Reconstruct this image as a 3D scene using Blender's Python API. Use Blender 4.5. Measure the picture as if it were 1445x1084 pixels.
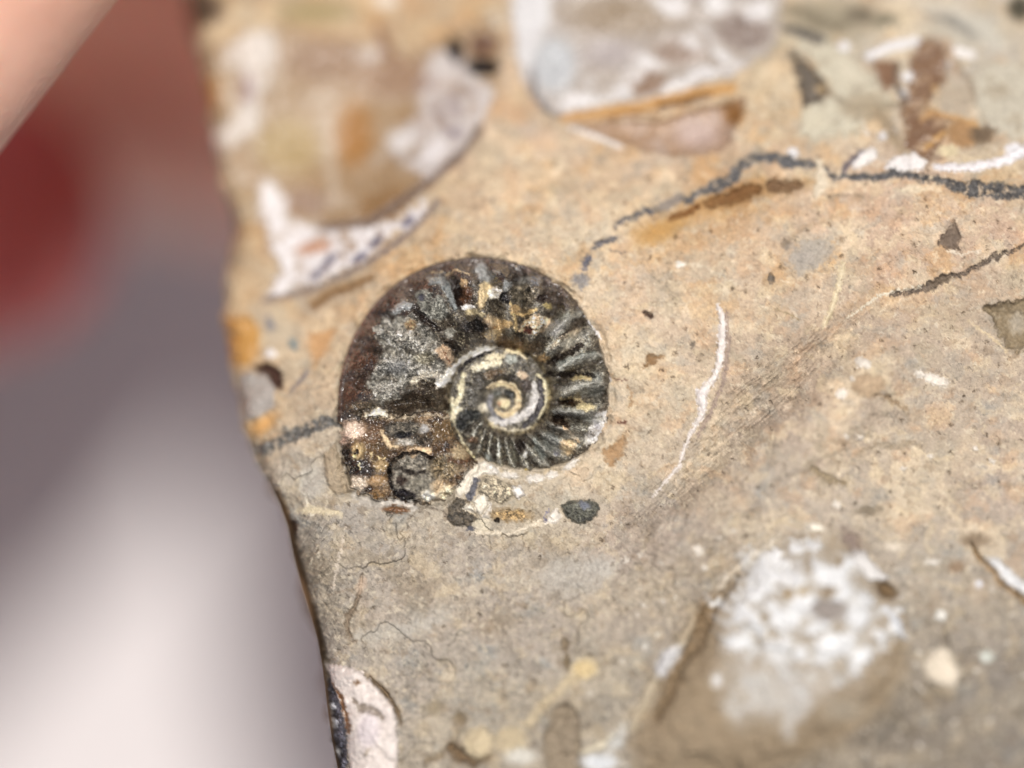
import bpy, math
import numpy as np
from mathutils import Vector

# ------------------------------------------------------------------ scene, camera, light
# 1 Blender unit = 1 cm (macro photograph: the frame is about 37 mm wide)
sc = bpy.context.scene
for o in list(bpy.data.objects):
    bpy.data.objects.remove(o)
sc.unit_settings.scale_length = 0.01
COLL = sc.collection
D = 16.0            # camera height above the plane of focus, cm
S = 390.0           # photograph pixels per cm on the plane of focus

cam = bpy.data.cameras.new("camera")
cam.sensor_width = 36.0
cam.lens = 36.0 * D / (1445.0 / S)
cam.clip_start = 0.1
cam.clip_end = 2000.0
cam.dof.use_dof = True
cam.dof.focus_distance = D - 0.03
cam.dof.aperture_fstop = cam.lens * 1e-3 / 1.9      # 19 mm entrance pupil
cam_o = bpy.data.objects.new("camera", cam)
cam_o.location = (0, 0, D)
COLL.objects.link(cam_o)
sc.camera = cam_o

SUN = Vector((0.06, 0.20, 0.97)).normalized()       # direction towards the sun
world = bpy.data.worlds.new("World")
sc.world = world
world.use_nodes = True
wn = world.node_tree.nodes
sky = wn.new("ShaderNodeTexSky")
sky.sky_type = 'NISHITA'
sky.sun_disc = False
sky.sun_elevation = math.asin(SUN.z)
sky.sun_rotation = math.atan2(SUN.x, SUN.y)
bg = wn["Background"]
bg.inputs[1].default_value = 0.105
sky.air_density = 0.5
sky.dust_density = 6.0
sky.ozone_density = 0.4
world.node_tree.links.new(sky.outputs[0], bg.inputs[0])

sun = bpy.data.lights.new("sun", 'SUN')
sun.energy = 4.1
sun.angle = math.radians(0.5)
sun.color = (1.0, 0.965, 0.92)
sun_o = bpy.data.objects.new("sun", sun)
sun_o.rotation_euler = SUN.to_track_quat('Z', 'Y').to_euler()
COLL.objects.link(sun_o)

vs = sc.view_settings
vs.view_transform = 'Standard'
vs.look = 'None'
vs.exposure = 0.0
vs.gamma = 1.0
vs.use_curve_mapping = False
sc.render.engine = 'CYCLES'
sc.cycles.use_denoising = True
sc.cycles.use_adaptive_sampling = False
sc.cycles.max_bounces = 6
sc.cycles.sample_clamp_indirect = 4.0

K = np.array([1.60, 1.60, 1.63], np.float32)    # light a sunlit face of the rock returns: photograph value -> base colour

# ------------------------------------------------------------------ numeric helpers
f32 = np.float32


def srgb2lin(c):
    c = np.clip(c, 0, 1)
    return np.where(c <= 0.04045, c / 12.92, ((c + 0.055) / 1.055) ** 2.4)


def _hash(ix, iy, seed):
    h = (ix.astype(np.int64) * 374761393 + iy.astype(np.int64) * 668265263 + seed * 1442695041) & 0xffffffff
    h = ((h ^ (h >> 13)) * 1274126177) & 0xffffffff
    h = ((h ^ (h >> 16)) * 2246822519) & 0xffffffff
    return (h ^ (h >> 15)) & 0xffffffff


def perlin(x, y, seed=0):
    x0 = np.floor(x); y0 = np.floor(y)
    fx = (x - x0).astype(f32); fy = (y - y0).astype(f32)
    ix = x0.astype(np.int64); iy = y0.astype(np.int64)
    u = fx * fx * fx * (fx * (fx * 6 - 15) + 10)
    v = fy * fy * fy * (fy * (fy * 6 - 15) + 10)

    def g(dx, dy):
        a = _hash(ix + dx, iy + dy, seed).astype(f32) * f32(2 * math.pi / 4294967296.0)
        return np.cos(a) * (fx - dx) + np.sin(a) * (fy - dy)
    a = g(0, 0); b = g(1, 0); c = g(0, 1); d = g(1, 1)
    return (a + u * (b - a) + v * ((c + u * (d - c)) - (a + u * (b - a)))) * 1.5


def fbm(x, y, octv=4, seed=0, gain=0.5):
    s = 0; a = 1.0; t = 0
    for i in range(octv):
        s = s + a * perlin(x * 2 ** i + 17.3 * i, y * 2 ** i - 9.1 * i, seed + i * 31)
        t += a
        a *= gain
    return s / t * 1.3


def worley(x, y, seed=0):
    x0 = np.floor(x).astype(np.int64); y0 = np.floor(y).astype(np.int64)
    f1 = np.full(x.shape, 9.0, f32); f2 = f1.copy(); cid = np.zeros(x.shape, np.int64)
    for dx in (-1, 0, 1):
        for dy in (-1, 0, 1):
            cx = x0 + dx; cy = y0 + dy
            h = _hash(cx, cy, seed)
            jx = (h & 0xffff) / 65535.0; jy = ((h >> 16) & 0xffff) / 65535.0
            d = np.sqrt((cx + jx - x) ** 2 + (cy + jy - y) ** 2).astype(f32)
            n = d < f1
            f2 = np.where(n, f1, np.minimum(f2, d))
            cid = np.where(n, h, cid)
            f1 = np.where(n, d, f1)
    return f1, f2, (cid & 0xffff) / 65535.0


def sstep(a, b, x):
    t = np.clip((x - a) / (b - a), 0, 1)
    return t * t * (3 - 2 * t)


def poly_sd(px, py, pts):
    """signed distance to a closed polygon, negative inside"""
    d2 = np.full(px.shape, 1e12, f32); inside = np.zeros(px.shape, bool)
    n = len(pts)
    for i in range(n):
        ax, ay = pts[i]; bx, by = pts[(i + 1) % n]
        ex, ey = bx - ax, by - ay
        wx, wy = px - ax, py - ay
        t = np.clip((wx * ex + wy * ey) / (ex * ex + ey * ey + 1e-9), 0, 1)
        d2 = np.minimum(d2, (wx - ex * t) ** 2 + (wy - ey * t) ** 2)
        if ay != by:
            c = ((ay > py) != (by > py)) & (px < (bx - ax) * (py - ay) / (by - ay) + ax)
            inside ^= c
    d = np.sqrt(d2)
    return np.where(inside, -d, d)


def line_sd(px, py, pts):
    """distance to a polyline of (x, y, width), negative inside the stroke"""
    best = np.full(px.shape, 1e6, f32)
    if len(pts) == 1:
        x, y, w = pts[0]
        return np.hypot(px - x, py - y) - w * .5
    for (ax, ay, aw), (bx, by, bw) in zip(pts[:-1], pts[1:]):
        ex, ey = bx - ax, by - ay
        wx, wy = px - ax, py - ay
        t = np.clip((wx * ex + wy * ey) / (ex * ex + ey * ey + 1e-9), 0, 1)
        best = np.minimum(best, np.sqrt((wx - ex * t) ** 2 + (wy - ey * t) ** 2) - 0.5 * (aw + (bw - aw) * t))
    return best


# low-frequency height of the rock face (photo px -> cm above the plane of focus)
ZC = np.array([
    (480, 200, -.68), (330, 60, -.66), (300, 250, -.58), (620, 90, -.62), (610, 280, -.28), (700, 40, -.55),
    (850, 80, -.46), (980, 60, -.42), (860, 200, -.30), (1000, 190, -.27), (1100, 100, -.33), (1300, 100, -.30), (1400, 20, -.42), (1180, 20, -.42),
    (1190, 200, -.20), (1430, 200, -.16), (1400, 268, -.04), (1070, 225, -.16), (900, 310, -.12), (1000, 340, -.08), (1300, 310, -.01),
    (420, 400, -.36), (320, 420, -.40), (340, 480, -.34), (360, 560, -.22), (400, 620, -.11), (440, 540, -.12), (520, 390, -.18), (600, 350, -.14), (700, 330, -.12),
    (440, 680, -.03), (430, 760, .0), (480, 640, -.02), (680, 560, -.01), (860, 560, .0), (780, 400, -.04), (560, 740, .01), (800, 740, .02),
    (950, 480, -.02), (1000, 600, .0), (1100, 540, .04), (1200, 450, .02), (1300, 400, .02), (1430, 430, .02), (1430, 560, .04),
    (1150, 620, .09), (1300, 650, .10), (1430, 700, .13), (1000, 720, .07), (1200, 740, .17), (1430, 830, .24),
    (450, 880, .03), (480, 960, .07), (500, 1070, .10), (620, 850, .10), (650, 950, .16), (800, 830, .12), (800, 1000, .24), (650, 1070, .22),
    (950, 900, .24), (1050, 850, .21), (1130, 800, .23), (1170, 880, .26), (1270, 880, .25), (1100, 1000, .33), (1300, 1050, .42), (950, 1060, .30), (1430, 960, .33),
    (300, -300, -.95), (900, -350, -.75), (1700, -200, -.6), (1800, 400, -.05), (1800, 900, .25), (1700, 1400, .35), (1100, 1400, .4), (560, 1350, .1), (1300, 1250, .48), (800, 1200, .28),
], dtype=np.float64)


def _tps(r2):
    return r2 * np.log(r2 + 1e-9)


_n = len(ZC)
_P = ZC[:, :2] / 500.0
_A = np.zeros((_n + 3, _n + 3))
_A[:_n, :_n] = _tps(((_P[:, None] - _P[None]) ** 2).sum(-1)) + np.eye(_n) * 0.02
_A[:_n, _n] = 1; _A[:_n, _n + 1:] = _P
_A[_n, :_n] = 1; _A[_n + 1:, :_n] = _P.T
_W = np.linalg.solve(_A, np.concatenate([ZC[:, 2], np.zeros(3)]))


def base_z(px, py):
    x = px / 500.0; y = py / 500.0
    z = _W[_n] + _W[_n + 1] * x + _W[_n + 2] * y
    for i in range(_n):
        z = z + _W[i] * _tps((x - _P[i, 0]) ** 2 + (y - _P[i, 1]) ** 2)
    return z


# ------------------------------------------------------------------ materials
def node_mat(name, rough=0.7, spec=0.4, grain=(220, 0.10), bump=0.25, bump_scale=160, coat=0.0, sss=0.0, rough_var=0.15, flat=None):
    """node material: tint attribute x fine procedural grain, with procedural bump and roughness"""
    m = bpy.data.materials.new(name)
    m.use_nodes = True
    nt = m.node_tree; N = nt.nodes; Lk = nt.links
    b = N["Principled BSDF"]
    tc = N.new("ShaderNodeTexCoord")
    n1 = N.new("ShaderNodeTexNoise")
    n1.inputs["Scale"].default_value = grain[0] / 10.0 * 1.0
    n1.inputs["Detail"].default_value = 6.0
    n1.inputs["Roughness"].default_value = 0.7
    Lk.new(tc.outputs["Object"], n1.inputs["Vector"])
    mr = N.new("ShaderNodeMapRange")
    mr.inputs["From Min"].default_value = 0.3; mr.inputs["From Max"].default_value = 0.7
    mr.inputs["To Min"].default_value = 1 - grain[1]; mr.inputs["To Max"].default_value = 1 + grain[1]
    Lk.new(n1.outputs["Fac"], mr.inputs["Value"])
    mul = N.new("ShaderNodeVectorMath"); mul.operation = 'SCALE'
    if flat is None:
        at = N.new("ShaderNodeAttribute"); at.attribute_name = "tint"
        Lk.new(at.outputs["Color"], mul.inputs[0])
    else:
        rgb = N.new("ShaderNodeRGB"); rgb.outputs[0].default_value = (*flat, 1)
        Lk.new(rgb.outputs[0], mul.inputs[0])
    Lk.new(mr.outputs[0], mul.inputs["Scale"])
    Lk.new(mul.outputs[0], b.inputs["Base Color"])
    n2 = N.new("ShaderNodeTexNoise")
    n2.inputs["Scale"].default_value = bump_scale / 10.0 * 1.6
    n2.inputs["Detail"].default_value = 5.0
    n2.inputs["Roughness"].default_value = 0.65
    Lk.new(tc.outputs["Object"], n2.inputs["Vector"])
    bp = N.new("ShaderNodeBump")
    bp.inputs["Strength"].default_value = bump
    bp.inputs["Distance"].default_value = 0.012
    Lk.new(n2.outputs["Fac"], bp.inputs["Height"])
    Lk.new(bp.outputs[0], b.inputs["Normal"])
    rr = N.new("ShaderNodeMapRange")
    rr.inputs["From Min"].default_value = 0.35; rr.inputs["From Max"].default_value = 0.65
    rr.inputs["To Min"].default_value = max(0.05, rough - rough_var); rr.inputs["To Max"].default_value = min(1, rough + rough_var)
    Lk.new(n2.outputs["Fac"], rr.inputs["Value"])
    Lk.new(rr.outputs[0], b.inputs["Roughness"])
    b.inputs["Specular IOR Level"].default_value = spec
    b.inputs["Coat Weight"].default_value = coat
    b.inputs["Coat Roughness"].default_value = 0.12
    if sss:
        b.inputs["Subsurface Weight"].default_value = sss
        b.inputs["Subsurface Radius"].default_value = (1, .6, .35)
        b.inputs["Subsurface Scale"].default_value = 0.03
    return m


MAT = {
    'rock': node_mat("limestone", 0.75, 0.35, (900, 0.13), 0.34, 520),
    'shell': node_mat("white_shell", 0.50, 0.45, (400, 0.06), 0.20, 300),
    'calcite': node_mat("brown_calcite", 0.32, 0.5, (300, 0.10), 0.15, 220),
    'vein': node_mat("dark_vein", 0.42, 0.5, (900, 0.35), 0.5, 600, rough_var=0.25),
    'ammo': node_mat("dark_fossil_shell", 0.24, 0.6, (900, 0.28), 0.35, 520, rough_var=0.20),
    'glossy': node_mat("glossy_brown_shell", 0.18, 0.6, (500, 0.2), 0.10, 260, coat=0.6, rough_var=0.08),
    'rough': node_mat("crystalline_infill", 0.35, 0.6, (1000, 0.30), 0.7, 700, rough_var=0.25),
    'amber': node_mat("amber_calcite", 0.20, 0.55, (250, 0.14), 0.2, 260, coat=0.5, rough_var=0.1),
}


# ------------------------------------------------------------------ painted and carved height-field surface
class Surf:
    def __init__(s, xs, ys, seed=0):
        s.xs, s.ys = np.asarray(xs, np.float64), np.asarray(ys, np.float64)
        NX, NY = np.meshgrid(s.xs, s.ys)
        s.X = (NX - 722.5) / S; s.Y = (542.0 - NY) / S
        z0 = base_z(NX, NY)
        f = D / (D - z0)
        s.px = (722.5 + (NX - 722.5) * f).astype(f32); s.py = (542.0 + (NY - 542.0) * f).astype(f32)
        s.z = z0.astype(f32)
        s.col = np.zeros(NX.shape + (3,), f32)
        s.lab = np.zeros(NX.shape, np.int32)
        s.reg = {}
        s.wl = (fbm(s.px / 42, s.py / 42, 2, seed + 1), fbm(s.px / 42, s.py / 42, 2, seed + 2))
        s.wh = (fbm(s.px / 9, s.py / 9, 3, seed + 3), fbm(s.px / 9, s.py / 9, 3, seed + 4))
        s.gr = fbm(s.px / 7, s.py / 7, 3, seed + 5)
        s.gf = fbm(s.px / 2.6, s.py / 2.6, 2, seed + 6)
        s.next = 1

    def win(s, x0, x1, y0, y1, m=34):
        i0 = np.searchsorted(s.xs, x0 - m); i1 = np.searchsorted(s.xs, x1 + m)
        j0 = np.searchsorted(s.ys, y0 - m); j1 = np.searchsorted(s.ys, y1 + m)
        return (slice(j0, j1), slice(i0, i1))

    def put(s, sdf, box, col, soft=1.5, w=(3, 2), a=1.0, dz=0.0, bev=6.0, var=0.10, fine=0.06, rough=0.0, mix2=None, name=None, mat='rock', par=None, label=None, th=0.0):
        q = s.win(*box)
        if s.z[q].size == 0:
            return None
        px = s.px[q] + w[0] * s.wl[0][q] + w[1] * s.wh[0][q]
        py = s.py[q] + w[0] * s.wl[1][q] + w[1] * s.wh[1][q]
        sd = sdf(px, py)
        m = sstep(soft, -soft, sd)
        if col is not None:
            c = np.array(col, f32) / 255.0
            if mix2:
                c2, sc2, lo2, hi2, al2 = mix2
                mm = al2 * sstep(lo2, hi2, fbm(px / sc2 + c2[0] * .13, py / sc2 + c2[1] * .07, 3, 7 + int(c2[2])))
                c = c + mm[..., None] * (np.array(c2, f32) / 255 - c)
            k = (1 + var * s.gr[q] + fine * s.gf[q])[..., None]
            ma = (m * a)[..., None]
            s.col[q] = s.col[q] * (1 - ma) + c * k * ma
        if dz:
            t = np.clip(-sd / bev, 0, 1)
            s.z[q] += ((dz * 0.7 if dz > 0 else dz) * np.sqrt(t * (2 - t))).astype(f32)
        if rough:
            t = sstep(0, -3, sd)
            jx, jy = px + 1.2 * s.gf[q], py - 1.2 * s.gf[q]
            f1, f2, c1 = worley(jx / 5.5, jy / 5.5, 77)
            g1, g2, c2 = worley(jx / 2.6, jy / 2.6, 78)
            s.z[q] += (t * rough * (0.55 * (c1 - .5) + 0.35 * (c2 - .5) + 0.5 * (f2 - f1) - 0.15)).astype(f32)
            k = 1 + t * (0.55 * (c1 - .5) + 0.75 * (c2 - .5) + 0.5 * (g2 - g1) - 0.10)
            s.col[q] *= np.clip(k, 0.3, 2.2)[..., None]
        if name:
            i = s.next; s.next += 1
            s.lab[q][sd < th] = i
            s.reg[i] = dict(name=name, mat=mat, par=par, label=label)
            return i

    def P(s, pts, col, **k):
        xs = [p[0] for p in pts]; ys = [p[1] for p in pts]
        return s.put(lambda x, y: poly_sd(x, y, pts), (min(xs), max(xs), min(ys), max(ys)), col, **k)

    def L(s, pts, col, **k):
        if k.get('name') == 'dark_vein':
            pts = [(x, y, w * .84) for x, y, w in pts]
        xs = [p[0] for p in pts]; ys = [p[1] for p in pts]; w = max(p[2] for p in pts)
        return s.put(lambda x, y: line_sd(x, y, pts), (min(xs) - w, max(xs) + w, min(ys) - w, max(ys) + w), col, **k)

    def E(s, cx, cy, rx, ry, col, rot=0, **k):
        c, n = math.cos(math.radians(rot)), math.sin(math.radians(rot))
        r = max(rx, ry)

        def sdf(x, y):
            dx, dy = x - cx, y - cy
            u, v = (dx * c - dy * n) / rx, (dx * n + dy * c) / ry
            return (np.sqrt(u * u + v * v) - 1) * min(rx, ry)
        k.setdefault('bev', min(rx, ry))
        k.setdefault('w', (1.5, 1.5))
        return s.put(sdf, (cx - r, cx + r, cy - r, cy + r), col, **k)

    def build(s, keep, skirt, parent, root_reg, finish=None):
        """one mesh object per label; every piece gets its own edge walls"""
        H, Wd = s.z.shape
        gx = np.gradient(s.z, axis=1) / np.gradient(s.X, axis=1)
        gy = np.gradient(s.z, axis=0) / np.gradient(s.Y, axis=0)
        nrm = np.stack([-gx, -gy, np.ones_like(gx)], -1)
        nrm /= np.linalg.norm(nrm, axis=-1, keepdims=True)
        nrm = nrm.reshape(-1, 3)
        V = np.stack([s.X, s.Y, s.z], -1).reshape(-1, 3).astype(f32)
        C = np.clip(srgb2lin(s.col.reshape(-1, 3)) / K, 0.004, 0.82).astype(f32)
        idx = np.arange(H * Wd).reshape(H, Wd)
        Q = np.stack([idx[:-1, :-1], idx[1:, :-1], idx[1:, 1:], idx[:-1, 1:]], -1).reshape(-1, 4)
        ok = (keep[:-1, :-1] & keep[1:, :-1] & keep[1:, 1:] & keep[:-1, 1:]).ravel()
        ql = s.lab[:-1, :-1].ravel()
        regs = {0: root_reg}; regs.update(s.reg)
        objs = {}
        order = np.argsort(np.where(ok, ql, -1), kind='stable')
        ls = np.where(ok, ql, -1)[order]
        for i, r in regs.items():
            a, b = np.searchsorted(ls, [i, i + 1])
            if b - a < 12:
                continue
            q = Q[order[a:b]]
            vid, inv = np.unique(q, return_inverse=True)
            q = inv.reshape(-1, 4)
            n0 = len(vid)
            e = np.concatenate([q[:, [0, 1]], q[:, [1, 2]], q[:, [2, 3]], q[:, [3, 0]]])
            key = np.minimum(e[:, 0], e[:, 1]).astype(np.int64) * n0 + np.maximum(e[:, 0], e[:, 1])
            _, fi, ct = np.unique(key, return_index=True, return_counts=True)
            be = e[fi[ct == 1]]
            bv, binv = np.unique(be, return_inverse=True)
            binv = binv.reshape(-1, 2)
            nb = len(bv)
            vt = V[vid]
            top = vt[bv]; bot = top.copy(); bot[:, 2] -= skirt
            verts = np.concatenate([vt, top, bot])
            sq = np.stack([n0 + binv[:, 1], n0 + binv[:, 0], n0 + nb + binv[:, 0], n0 + nb + binv[:, 1]], -1)
            faces = np.concatenate([q, sq]).astype(np.int32)
            cols = np.concatenate([C[vid], C[vid][bv], C[vid][bv]])
            me = bpy.data.meshes.new(r['name'])
            me.vertices.add(len(verts)); me.vertices.foreach_set("co", verts.ravel())
            me.loops.add(faces.size); me.loops.foreach_set("vertex_index", faces.ravel())
            me.polygons.add(len(faces)); me.polygons.foreach_set("loop_start", np.arange(0, faces.size, 4, dtype=np.int32))
            me.update(calc_edges=True)
            at = me.attributes.new("tint", 'FLOAT_COLOR', 'POINT')
            at.data.foreach_set("color", np.concatenate([cols, np.ones((len(cols), 1), f32)], 1).ravel())
            me.shade_smooth()
            sn = nrm[vid][bv].copy(); sn[:, 2] *= 0.3
            sn /= np.linalg.norm(sn, axis=1, keepdims=True) + 1e-9
            me.normals_split_custom_set_from_vertices(np.concatenate([nrm[vid], sn, sn]).astype(f32))
            me.materials.append(MAT[r['mat']])
            ob = bpy.data.objects.new(r['name'], me)
            COLL.objects.link(ob)
            objs[i] = ob
            if r.get('label'):
                ob['label'] = r['label']
        for i, ob in objs.items():
            p = regs[i].get('par')
            ob.parent = objs[p] if (p is not None and p in objs and p != i) else parent
        return objs


def axis(lo, hi, step, lo2, hi2, grow=1.18):
    a = list(np.arange(lo, hi, step))
    st = step
    while a[-1] < hi2:
        st = min(st * grow, 7); a.append(a[-1] + st)
    st = step
    while a[0] > lo2:
        st = min(st * grow, 7); a.insert(0, a[0] - st)
    return a


# ------------------------------------------------------------------ table under the hand
def plane_obj(name, size, z, mat):
    me = bpy.data.meshes.new(name)
    h = size / 2
    me.from_pydata([(-h, -h, z), (h, -h, z), (h, h, z), (-h, h, z)], [], [(0, 1, 2, 3)])
    me.materials.append(mat)
    ob = bpy.data.objects.new(name, me)
    COLL.objects.link(ob)
    return ob


TABLE_Z = -9.5
table = plane_obj("table", 600, TABLE_Z, node_mat("white_table", 0.6, 0.3, (12, 0.03), 0.02, 30, flat=(0.50, 0.475, 0.47)))
table['kind'] = 'structure'
table['label'] = 'pale grey-white table top far below the rock'

# ------------------------------------------------------------------ the rock
rock = bpy.data.objects.new("fossil_rock", None)
rock.empty_display_size = 0.5
COLL.objects.link(rock)
rock['label'] = 'tan and grey limestone piece with a small dark ammonite embedded in its face'
rock['category'] = 'rock'

SIL = [(258, -22), (268, 30), (275, 60), (288, 120), (296, 190), (306, 245), (322, 295), (331, 330), (322, 362), (314, 395), (313, 450), (319, 490), (327, 530), (337, 590),
       (346, 625), (356, 648), (372, 682), (388, 712), (400, 745), (408, 785), (420, 830), (432, 868), (443, 905), (451, 950), (457, 1000), (464, 1050), (474, 1100), (500, 1190),
       (560, 1300), (680, 1390), (860, 1440), (1100, 1460), (1400, 1440), (1640, 1360), (1790, 1200), (1850, 950), (1840, 650), (1860, 350), (1800, 60), (1690, -140), (1500, -260), (1250, -330),
       (950, -360), (700, -370), (480, -350), (330, -300), (240, -220), (212, -130), (226, -60)]  # closing points bulge out of view to keep sun off the finger

R = Surf(axis(248, 1462, 1.40, 60, 1900), axis(-16, 1100, 1.40, -400, 1500), seed=3)
px, py = R.px, R.py

# base colours of the matrix at points of the face (warm, iron-stained above; greyer below, slope shade of the lower right included)
CC = np.array([
    (280, 20, 180, 145, 100), (330, 380, 185, 150, 105), (330, 470, 195, 150, 92), (345, 610, 207, 168, 118), (400, 460, 200, 180, 150), (460, 480, 205, 172, 130), (560, 350, 205, 170, 125),
    (620, 330, 205, 175, 135), (700, 250, 210, 178, 140), (720, 160, 210, 175, 145), (760, 230, 212, 182, 148), (850, 260, 205, 172, 132), (930, 230, 212, 180, 145), (1080, 150, 205, 175, 130),
    (1100, 100, 205, 180, 140), (1060, 190, 205, 170, 135), (960, 320, 200, 158, 105), (1030, 285, 190, 140, 85), (900, 420, 212, 184, 152), (820, 350, 213, 192, 158), (1000, 400, 210, 184, 152),
    (1100, 320, 212, 180, 144), (1200, 280, 207, 176, 146), (1300, 310, 205, 168, 136), (1420, 320, 202, 165, 134), (1250, 370, 205, 170, 138), (1150, 420, 203, 176, 144), (920, 520, 210, 187, 152),
    (900, 620, 208, 182, 146), (970, 480, 208, 180, 148), (1080, 520, 188, 162, 132), (1150, 500, 184, 158, 130), (1250, 470, 188, 164, 137), (1400, 420, 190, 165, 135), (1400, 520, 182, 161, 136),
    (1300, 560, 186, 166, 141), (1150, 600, 192, 169, 145), (1000, 650, 190, 167, 140), (1300, 640, 186, 166, 139), (1430, 680, 186, 163, 140), (1100, 700, 182, 163, 139), (900, 760, 192, 169, 146),
    (700, 790, 191, 173, 151), (500, 760, 183, 170, 152), (600, 730, 189, 177, 161), (440, 660, 196, 182, 160), (420, 800, 160, 145, 122), (600, 830, 196, 176, 151), (560, 920, 187, 171, 150),
    (750, 900, 191, 173, 151), (700, 1000, 183, 170, 146), (850, 960, 192, 177, 149), (900, 850, 191, 171, 146), (950, 1000, 174, 154, 128), (1050, 1000, 158, 138, 112), (1000, 880, 166, 146, 120),
    (1200, 1000, 160, 141, 116), (1300, 1050, 168, 150, 127), (1350, 850, 182, 166, 143), (1420, 950, 174, 158, 138), (1400, 780, 177, 160, 137), (1250, 740, 182, 164, 139), (790, 1030, 168, 154, 134),
    (720, 720, 212, 192, 156), (800, 690, 212, 190, 156), (1400, 240, 200, 175, 140), (1200, 120, 190, 178, 155), (1400, 120, 190, 180, 162), (620, 20, 200, 160, 110),
], dtype=np.float64)
wsum = np.zeros(px.shape, f32)
for cx, cy, r, g, b in CC:
    wt = 1.0 / ((px - cx + 14 * R.wl[0]) ** 2 + (py - cy + 14 * R.wl[1]) ** 2 + 40.0 ** 2) ** 2
    wt = wt.astype(f32) * f32(1e7)
    wsum += wt
    R.col += wt[..., None] * (np.array([r, g, b], f32) / 255)
R.col /= wsum[..., None]
_l = R.col.mean(-1, keepdims=True)
R.col = (_l + (R.col - _l) * (0.70 - 0.12 * sstep(-60, 140, (py - 560) - 0.25 * (px - 900) * (px > 900))[..., None])) * 1.05

# mottling and grain of the matrix: colour and relief come from the same fields
n40 = fbm(px / 46, py / 46, 3, 11)
n15 = fbm(px / 15, py / 15, 3, 12)
n5 = fbm(px / 5.2, py / 5.2, 3, 13)
n2 = fbm(px / 2.3, py / 2.3, 2, 14)
orange = sstep(0.1, 0.7, fbm(px / 60, py / 60, 4, 15))[..., None] * np.where(py < 640, 1.0, 0.45)[..., None]
R.col *= 1 + orange * np.array([0.02, -0.015, -0.055], f32)
grey = sstep(0.15, 0.75, fbm(px / 55 + 40, py / 40, 4, 16))[..., None]
R.col *= 1 + grey * (np.array([-0.08, -0.035, 0.01], f32))
def patch(mask, c, al):
    R.col[:] = R.col + (mask * al)[..., None] * (np.array(c, f32) / 255 - R.col)


wA, wB = R.wh[0] * 5 + R.wl[0] * 12, R.wh[1] * 5 + R.wl[1] * 12
up = sstep(760, 560, py - 0.25 * (px - 700))
patch(sstep(-.05, .45, fbm((px + 2 * wA) / 95, (py + 2 * wB) / 70, 4, 111)) * up, (236, 216, 184), .58)
patch(sstep(.0, .5, fbm((px - 2 * wB) / 80, (py + 2 * wA) / 58, 4, 112)) * up * sstep(520, 380, py), (206, 160, 104), .45)
patch(sstep(.05, .5, fbm((px - 2 * wA) / 75, (py - 2 * wB) / 60, 4, 113)) * up, (190, 176, 152), .58)
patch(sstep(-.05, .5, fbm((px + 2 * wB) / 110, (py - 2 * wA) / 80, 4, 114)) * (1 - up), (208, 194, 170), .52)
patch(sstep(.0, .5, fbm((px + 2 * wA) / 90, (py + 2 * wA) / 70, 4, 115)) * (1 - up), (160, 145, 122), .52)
patch(sstep(.18, .42, fbm((px + wA) / 38, (py + wB) / 30, 4, 101)), (228, 208, 172), .38)
patch(sstep(.22, .45, fbm((px + wB) / 34, (py + wA) / 24, 4, 102)), (178, 170, 156), .42)
patch(sstep(.20, .50, fbm((px - wA) / 50, (py + wB) / 36, 4, 103)) * up, (212, 166, 124), .26)
patch(sstep(.34, .50, fbm((px + wA) / 20, (py - wB) / 15, 4, 104)), (150, 128, 102), .34)
patch(sstep(.36, .52, fbm((px - wB) / 13, (py - wA) / 10, 3, 105)), (236, 222, 196), .45)
g1, g2, gc = worley(px / 6.0 + .5 * n5, py / 5.4 + .5 * n2, 106)
h1, h2, hc = worley(px / 13.0 + .5 * n15, py / 10.0 + .4 * n5, 107)
grain = (gc - .5) * 0.17 + (hc - .5) * 0.09 - 0.10 * sstep(.16, .0, g2 - g1)
gu, gv = px * .80 - py * .60, px * .60 + py * .80
fleck = sstep(.34, .52, fbm(gu / 9, gv / 2.4, 3, 108)) * sstep(-.1, .35, n40) + sstep(.36, .52, fbm(gv / 11, gu / 2.2, 2, 109)) * sstep(.0, .4, -n40)
k = 1 + 0.04 * n40 + 0.045 * n15 + 0.06 * n5 + 0.06 * n2 + 0.7 * grain * (1 - .45 * up) - 0.18 * fleck
R.col *= k[..., None]
rl = 1 - .4 * up
R.z += 0.007 * n40 + rl * (0.0060 * n15 + 0.0042 * n5 + 0.0020 * n2 + 0.015 * grain) - 0.003 * fleck
R.col *= (1 - 0.075 * (1 - up) - 0.11 * sstep(880, 1100, px) * sstep(820, 1000, py))[..., None]  # lower face darkened: shade of the lower right put into the colour
# chipped relief: shallow conchoidal steps
chip = fbm(px / 80 + 5, py / 62, 4, 19)
R.z += 0.014 * np.abs(chip) + 0.0022 * np.tanh(5 * fbm(px / 34, py / 26 + 9, 3, 21))
low = sstep(560, 760, py - 0.25 * (px - 700))
R.z += low * 0.006 * fbm(px / 24, py / 18, 3, 22)
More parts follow.
